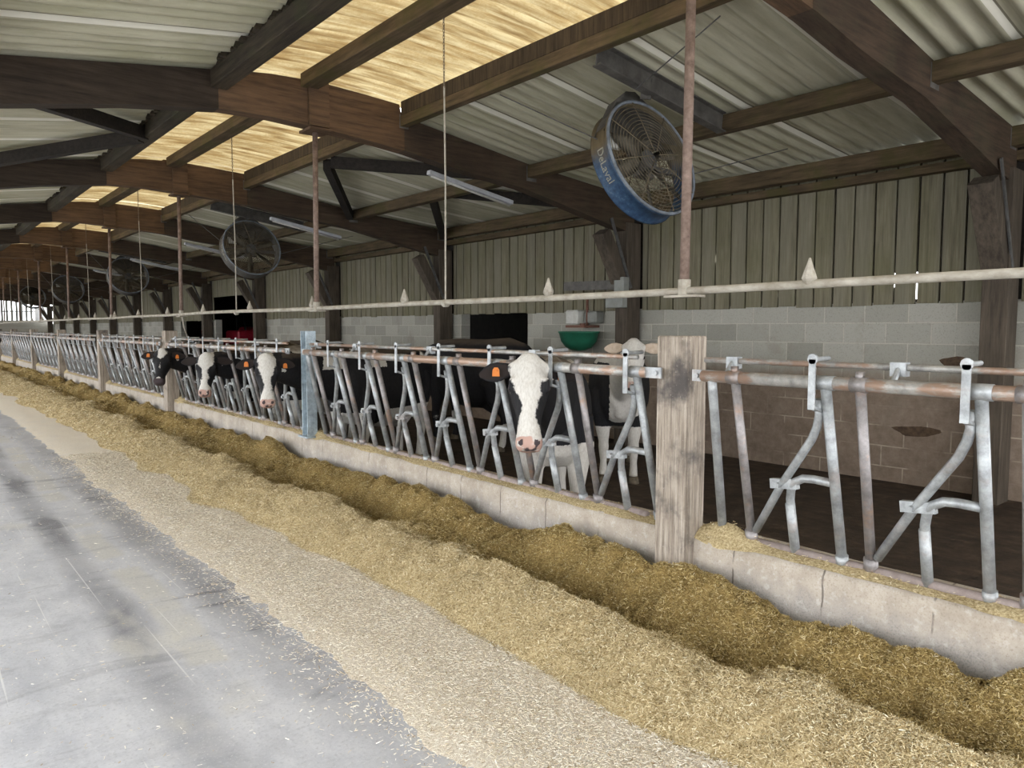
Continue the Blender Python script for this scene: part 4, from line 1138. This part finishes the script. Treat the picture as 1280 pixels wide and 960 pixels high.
    for i in range(len(co)):
        t, a, b_ = T[i], A[i], B[i]; pk = 0.0; dk = 0.0
        inhead = (-0.12 < t < 0.6 and abs(a) < 0.16 and -0.30 < b_ < 0.06)
        if inhead:
            w = interp(blaze[0] if a < 0 else blaze[1], t)
            v = 0.5 + (w - abs(a)) * 7.0 + (0.0 if b_ > -0.12 else (b_ + 0.12) * 5)
            if head_white: v = max(v, 0.9)
            v += noise.noise(Vector((t * 14, a * 14, b_ * 14)) + off) * 0.22
            if t > 0.44 and muzzle:
                r_ = smoothstep(0.44, 0.48, t)
                if muzzle == 'pink': pk = r_ * (0.55 + 0.8 * noise.noise(Vector((t * 30, a * 30, b_ * 30)) + off) + 0.25); v = max(v, 0.8)
                elif muzzle == 'dark': dk = r_ * 0.9
                if muzzle == 'pink' and abs(a) < 0.045 and t > 0.475 and b_ < -0.01 and b_ > -0.09:
                    dk = 0.75 * (0.6 + 0.9 * noise.noise(Vector((t * 40, a * 40, b_ * 40))))
            dd = math.hypot((t - 0.497) * 1.0, (abs(a) - 0.045) * 1.1)
            if dd < 0.017 and b_ > -0.07: dk = 1.0
            if abs(b_ + 0.118) < 0.008 and t > 0.40: dk = 0.8
            de = math.hypot(t - 0.165, (b_ + 0.055) * 1.0)
            if de < 0.034 and abs(a) > 0.07 and not head_white: v = min(v, 0.1)
            if de < 0.026 and abs(a) > 0.07: dk = max(dk, 0.7)
            hb = 0
        else:
            s_, lt, z = S[i], Lt[i], Z[i]
            v = 0.5 + (noise.noise(Vector((s_ * 1.9, lt * 1.4, z * 1.7)) + off) + 0.35 * noise.noise(Vector((s_ * 4.5, lt * 4, z * 4)) + off)) * 1.9 + white_bias
            v += 1.3 * smoothstep(leg_white, leg_white - 0.25, z)
            if extra: v = extra(s_, lt, z, v)
            if s_ > 1.78 and z < 0.6: v = 1
        soil.append(0.0 if inhead else (0.65 * smoothstep(1.28, 1.40, Z[i]) + 0.4 * smoothstep(0.75, 0.4, Z[i]) * (soil_legs)))
        pat.append(min(1.5, max(-0.5, v))); pink.append(pk); dark.append(dk); crm.append(cream if not inhead else cream * 0.35)
    for nme, arr in (('pat', pat), ('pink', pink), ('dark', dark), ('cream', crm), ('soil', soil)):
        at = nm.attributes.new(nme, 'FLOAT', 'POINT'); at.data.foreach_set('value', arr)
    nm.polygons.foreach_set('use_smooth', [True] * len(nm.polygons))
    nm.materials.clear(); nm.materials.append(M['hide'])
    body = bpy.data.objects.new('cow', nm); col.objects.link(body)
    # children: eyes, ears, tags, hooves
    for s_ in (-1, 1):
        eb = MB(); c = Hh(0.165, s_ * 0.104, -0.058); r = 0.0205 * hs
        eb.loft([ell(c + n_ * r * math.sin(q), l, f, r * math.cos(q) + 1e-4, r * math.cos(q) + 1e-4, 12) for q in np.linspace(-1.5, 1.5, 9)])
        eb.build('eye', 'eye', body, smooth=True)
        # ear: a leaf-shaped cupped cone
        root = Hh(0.035, s_ * 0.10, -0.09); es = ear_s[0 if s_ < 0 else 1]
        edir = (l * s_ * 1.0 + n_ * (-0.16) + Vector((0, 0, -ear_drop)) + f * 0.10).normalized()
        fw = n_ * 0.9 + f * 0.25; fw = (fw - edir * fw.dot(edir)).normalized(); ew = edir.cross(fw)
        rg = []; inn = []
        prof = [(0.0, 0.030, 0.026), (0.035, 0.044, 0.026), (0.08, 0.057, 0.020), (0.125, 0.056, 0.015), (0.165, 0.040, 0.011), (0.195, 0.018, 0.007), (0.205, 0.004, 0.003)]
        eb = MB()
        for d_, wd, th in prof:
            ring = []
            for k in range(14):
                a = 2 * math.pi * k / 14; ca, sa = math.cos(a), math.sin(a)
                cup = -0.018 * (1 - abs(ca) ** 2) * (1 if sa > 0 else 0.3) * (1 if d_ > 0.02 else 0)
                ring.append(root + (edir * d_ + ew * ca * wd + fw * (sa * th + cup * (wd / 0.05))) * hs * es)
                inn.append(1.0 if (sa > 0.25 and abs(ca) < 0.85 and d_ > 0.03) else 0.0)
            rg.append(ring)
        eb.loft(rg); me_ = bpy.data.meshes.new('ear'); me_.from_pydata(eb.v, [], eb.f)
        at = me_.attributes.new('inner', 'FLOAT', 'POINT'); at.data.foreach_set('value', inn)
        me_.polygons.foreach_set('use_smooth', [True] * len(me_.polygons)); me_.materials.append(M[ear_mat])
        ear = link('ear', me_, body)
        if tags[0 if s_ < 0 else 1]:
            c = root + (edir * 0.092 + ew * 0.012 + fw * 0.022) * hs * es
            dn = Vector((0, 0, -1)); dn = (dn - fw * dn.dot(fw)).normalized(); sx = fw.cross(dn)
            tb = MB(); out = [(-0.02, 0.0), (-0.010, -0.014), (0.010, -0.014), (0.02, 0.0), (0.022, 0.038), (-0.022, 0.038)]
            vs = [c + (sx * a_ + dn * b_) * hs + fw * q for q in (0.0, 0.004) for a_, b_ in out]
            tb.add(vs, [tuple(range(6)), tuple(reversed(range(6, 12)))] + [(i, i + 6, (i + 1) % 6 + 6, (i + 1) % 6) for i in range(6)])
            tb.tube([c - fw * 0.006, c + fw * 0.010], 0.007, 8)
            tg = tb.build('ear_tag', 'tag', ear); tg['label'] = 'orange plastic ear tag'
    for (s_, lt) in ((0.20, -1), (0.20, 1), (1.48, -1), (1.48, 1)):
        j = 0.03 * lt; hb = MB(); c = W(s_ + j, lt * 0.16, 0)
        hb.loft([ell(c + up * z * scale - bk * o_, sd, bk, rx * scale, ry * scale, 12) for z, rx, ry, o_ in ((0.0, 0.062, 0.075, 0.02), (0.03, 0.058, 0.068, 0.014), (0.07, 0.05, 0.052, 0.0))])
        hb.build('hoof', 'hoof', body, smooth=True)
    tag(body, label, 'cow', group)
    return body

cam_loc = Vector((0, 0, 1.5))
def toward(p, down, side=0.0):
    d = (cam_loc - Vector(p)); d.z = 0; d.normalize(); s_ = Vector((-d.y, d.x, 0))
    return (d + s_ * side) * math.sqrt(max(0, 1 - down * down)) + Vector((0, 0, -down)), d + s_ * side + Vector((0, 0, 0.25))

# main cow, wide white face
pl = (2.80, 3.20, 1.325); fd, fu = toward(pl, 0.93)
BZ = [(-0.1, 0.11), (0.03, 0.125), (0.12, 0.125), (0.17, 0.095), (0.23, 0.068), (0.30, 0.052), (0.38, 0.055), (0.44, 0.08), (0.6, 0.1)]
BZl = [(-0.1, 0.11), (0.03, 0.125), (0.09, 0.125), (0.13, 0.098), (0.18, 0.074), (0.25, 0.06), (0.33, 0.052), (0.38, 0.055), (0.44, 0.08), (0.6, 0.1)]
make_cow('nearest black and white cow, broad white face through the headlocks', (3.66, 3.86), (0.62, 0.78), pl, fd, fu, 1.3, (BZ, BZl),
         voxel=0.0125, cream=0.3, group='cows', leg_white=0.85, ear_drop=0.05, white_bias=-0.15, hsc=1.07, soil_legs=0.2,
         extra=lambda s_, lt, z, v: max(v, 1.0) if (z < 0.70 and s_ < 0.5) or (z > 1.33) else (min(v, 0.1) if s_ < 0.6 and z > 0.8 else v))
# pale cow behind, head up
pl = (5.30, 4.58, 1.385); fd, fu = toward(pl, 0.86, -0.1)
W_ = [(-0.1, 0.2), (0.6, 0.2)]
make_cow('cream-headed cow loose in the pen, head above the rail, right of the green bowl', (5.75, 5.15), (0.74, 0.67), pl, fd, fu, 4.1, (W_, W_),
         voxel=0.018, cream=0.2, soil_legs=0.2, head_white=True, tags=(0, 0), ear_mat='ear_white', group='cows', leg_white=0.75, ear_drop=-0.1,
         extra=lambda s_, lt, z, v: max(v, 1.0) if (s_ < 0.12 and lt < 0.1) or z > 1.28 else (min(v, 0.0) if s_ < 1.2 and z < 1.25 and z > 0.6 else v))
# dark cow standing broadside behind
make_cow('dark cow standing broadside in the pen, back below the low wall opening', (6.15, 9.15), (0.12, -1.0), (5.95, 9.95, 1.05), (-0.25, 0.75, -0.6), (-0.1, 0.5, 0.8), 2.2, (BZ, BZ),
         voxel=0.02, tags=(1, 0), group='cows', white_bias=-0.9, leg_white=0.55, muzzle='dark', scale=1.05,
         extra=lambda s_, lt, z, v: min(v, 0.2) if z > 0.75 else v)
blk = lambda s_, lt, z, v: (1.0 if z > 1.22 and N3(s_ * 2.2, lt * 2, z) > 0.12 else 0.05) if z > 0.74 else max(v, 0.9 if s_ > 0.5 else v)
pl = (2.72, 6.93, 1.235); fd, fu = toward(pl, 0.93, 0.05)
B2 = [(-0.1, 0.06), (0.03, 0.085), (0.12, 0.095), (0.18, 0.06), (0.26, 0.036), (0.36, 0.04), (0.44, 0.07), (0.6, 0.09)]
make_cow('narrow-blazed cow with tagged ears, head just left of the blue steel post', (3.62, 7.2), (0.87, 0.49), pl, fd, fu, 5.0, (B2, B2), voxel=0.016, group='cows', white_bias=-0.35, ear_drop=0.1, leg_white=0.6, extra=blk)
pl = (2.72, 8.72, 1.20); fd, fu = toward(pl, 0.90, -0.15)
B3 = [(-0.1, 0.07), (0.03, 0.09), (0.12, 0.085), (0.18, 0.045), (0.26, 0.033), (0.36, 0.04), (0.44, 0.075), (0.6, 0.09)]
make_cow('white-blazed cow, the middle of the three heads left of the blue steel post', (3.60, 8.98), (0.87, 0.49), pl, fd, fu, 7.7, (B3, B3), voxel=0.018, group='cows', white_bias=-0.5, tags=(0, 0), leg_white=0.6, extra=blk)
pl = (2.70, 10.45, 1.22); fd, fu = toward(pl, 0.86, -0.25)
B4 = [(-0.1, 0.01), (0.0, 0.05), (0.05, 0.058), (0.12, 0.04), (0.19, 0.0), (0.42, -0.02), (0.46, 0.03), (0.50, 0.04), (0.6, 0.0)]
make_cow('black-faced cow with a small white forehead patch, leftmost of the three heads', (3.58, 10.75), (0.87, 0.49), pl, fd, fu, 9.1, (B4, B4), voxel=0.018, group='cows', white_bias=-0.6, muzzle='dark', leg_white=0.6, extra=blk)
make_cow('dark-backed cow deep in the pen before the big dark wall opening', (5.4, 14.0), (0.3, -0.95), (5.2, 14.75, 1.15), (-0.2, 0.7, -0.6), (0, 0.5, 0.8), 15.3, (B4, B4), voxel=0.028, group='cows', white_bias=-0.6, muzzle='dark', tags=(0, 0))
make_cow('black and white cow far down the headlocks at the left edge of the picture', (3.58, 33.0), (1, 0.04), (2.70, 32.9, 1.20), (-0.4, -0.3, -0.85), (-0.7, -0.6, 0.4), 17.7, (B4, B4), voxel=0.028, group='cows', white_bias=-0.4, muzzle='dark', tags=(0, 0))
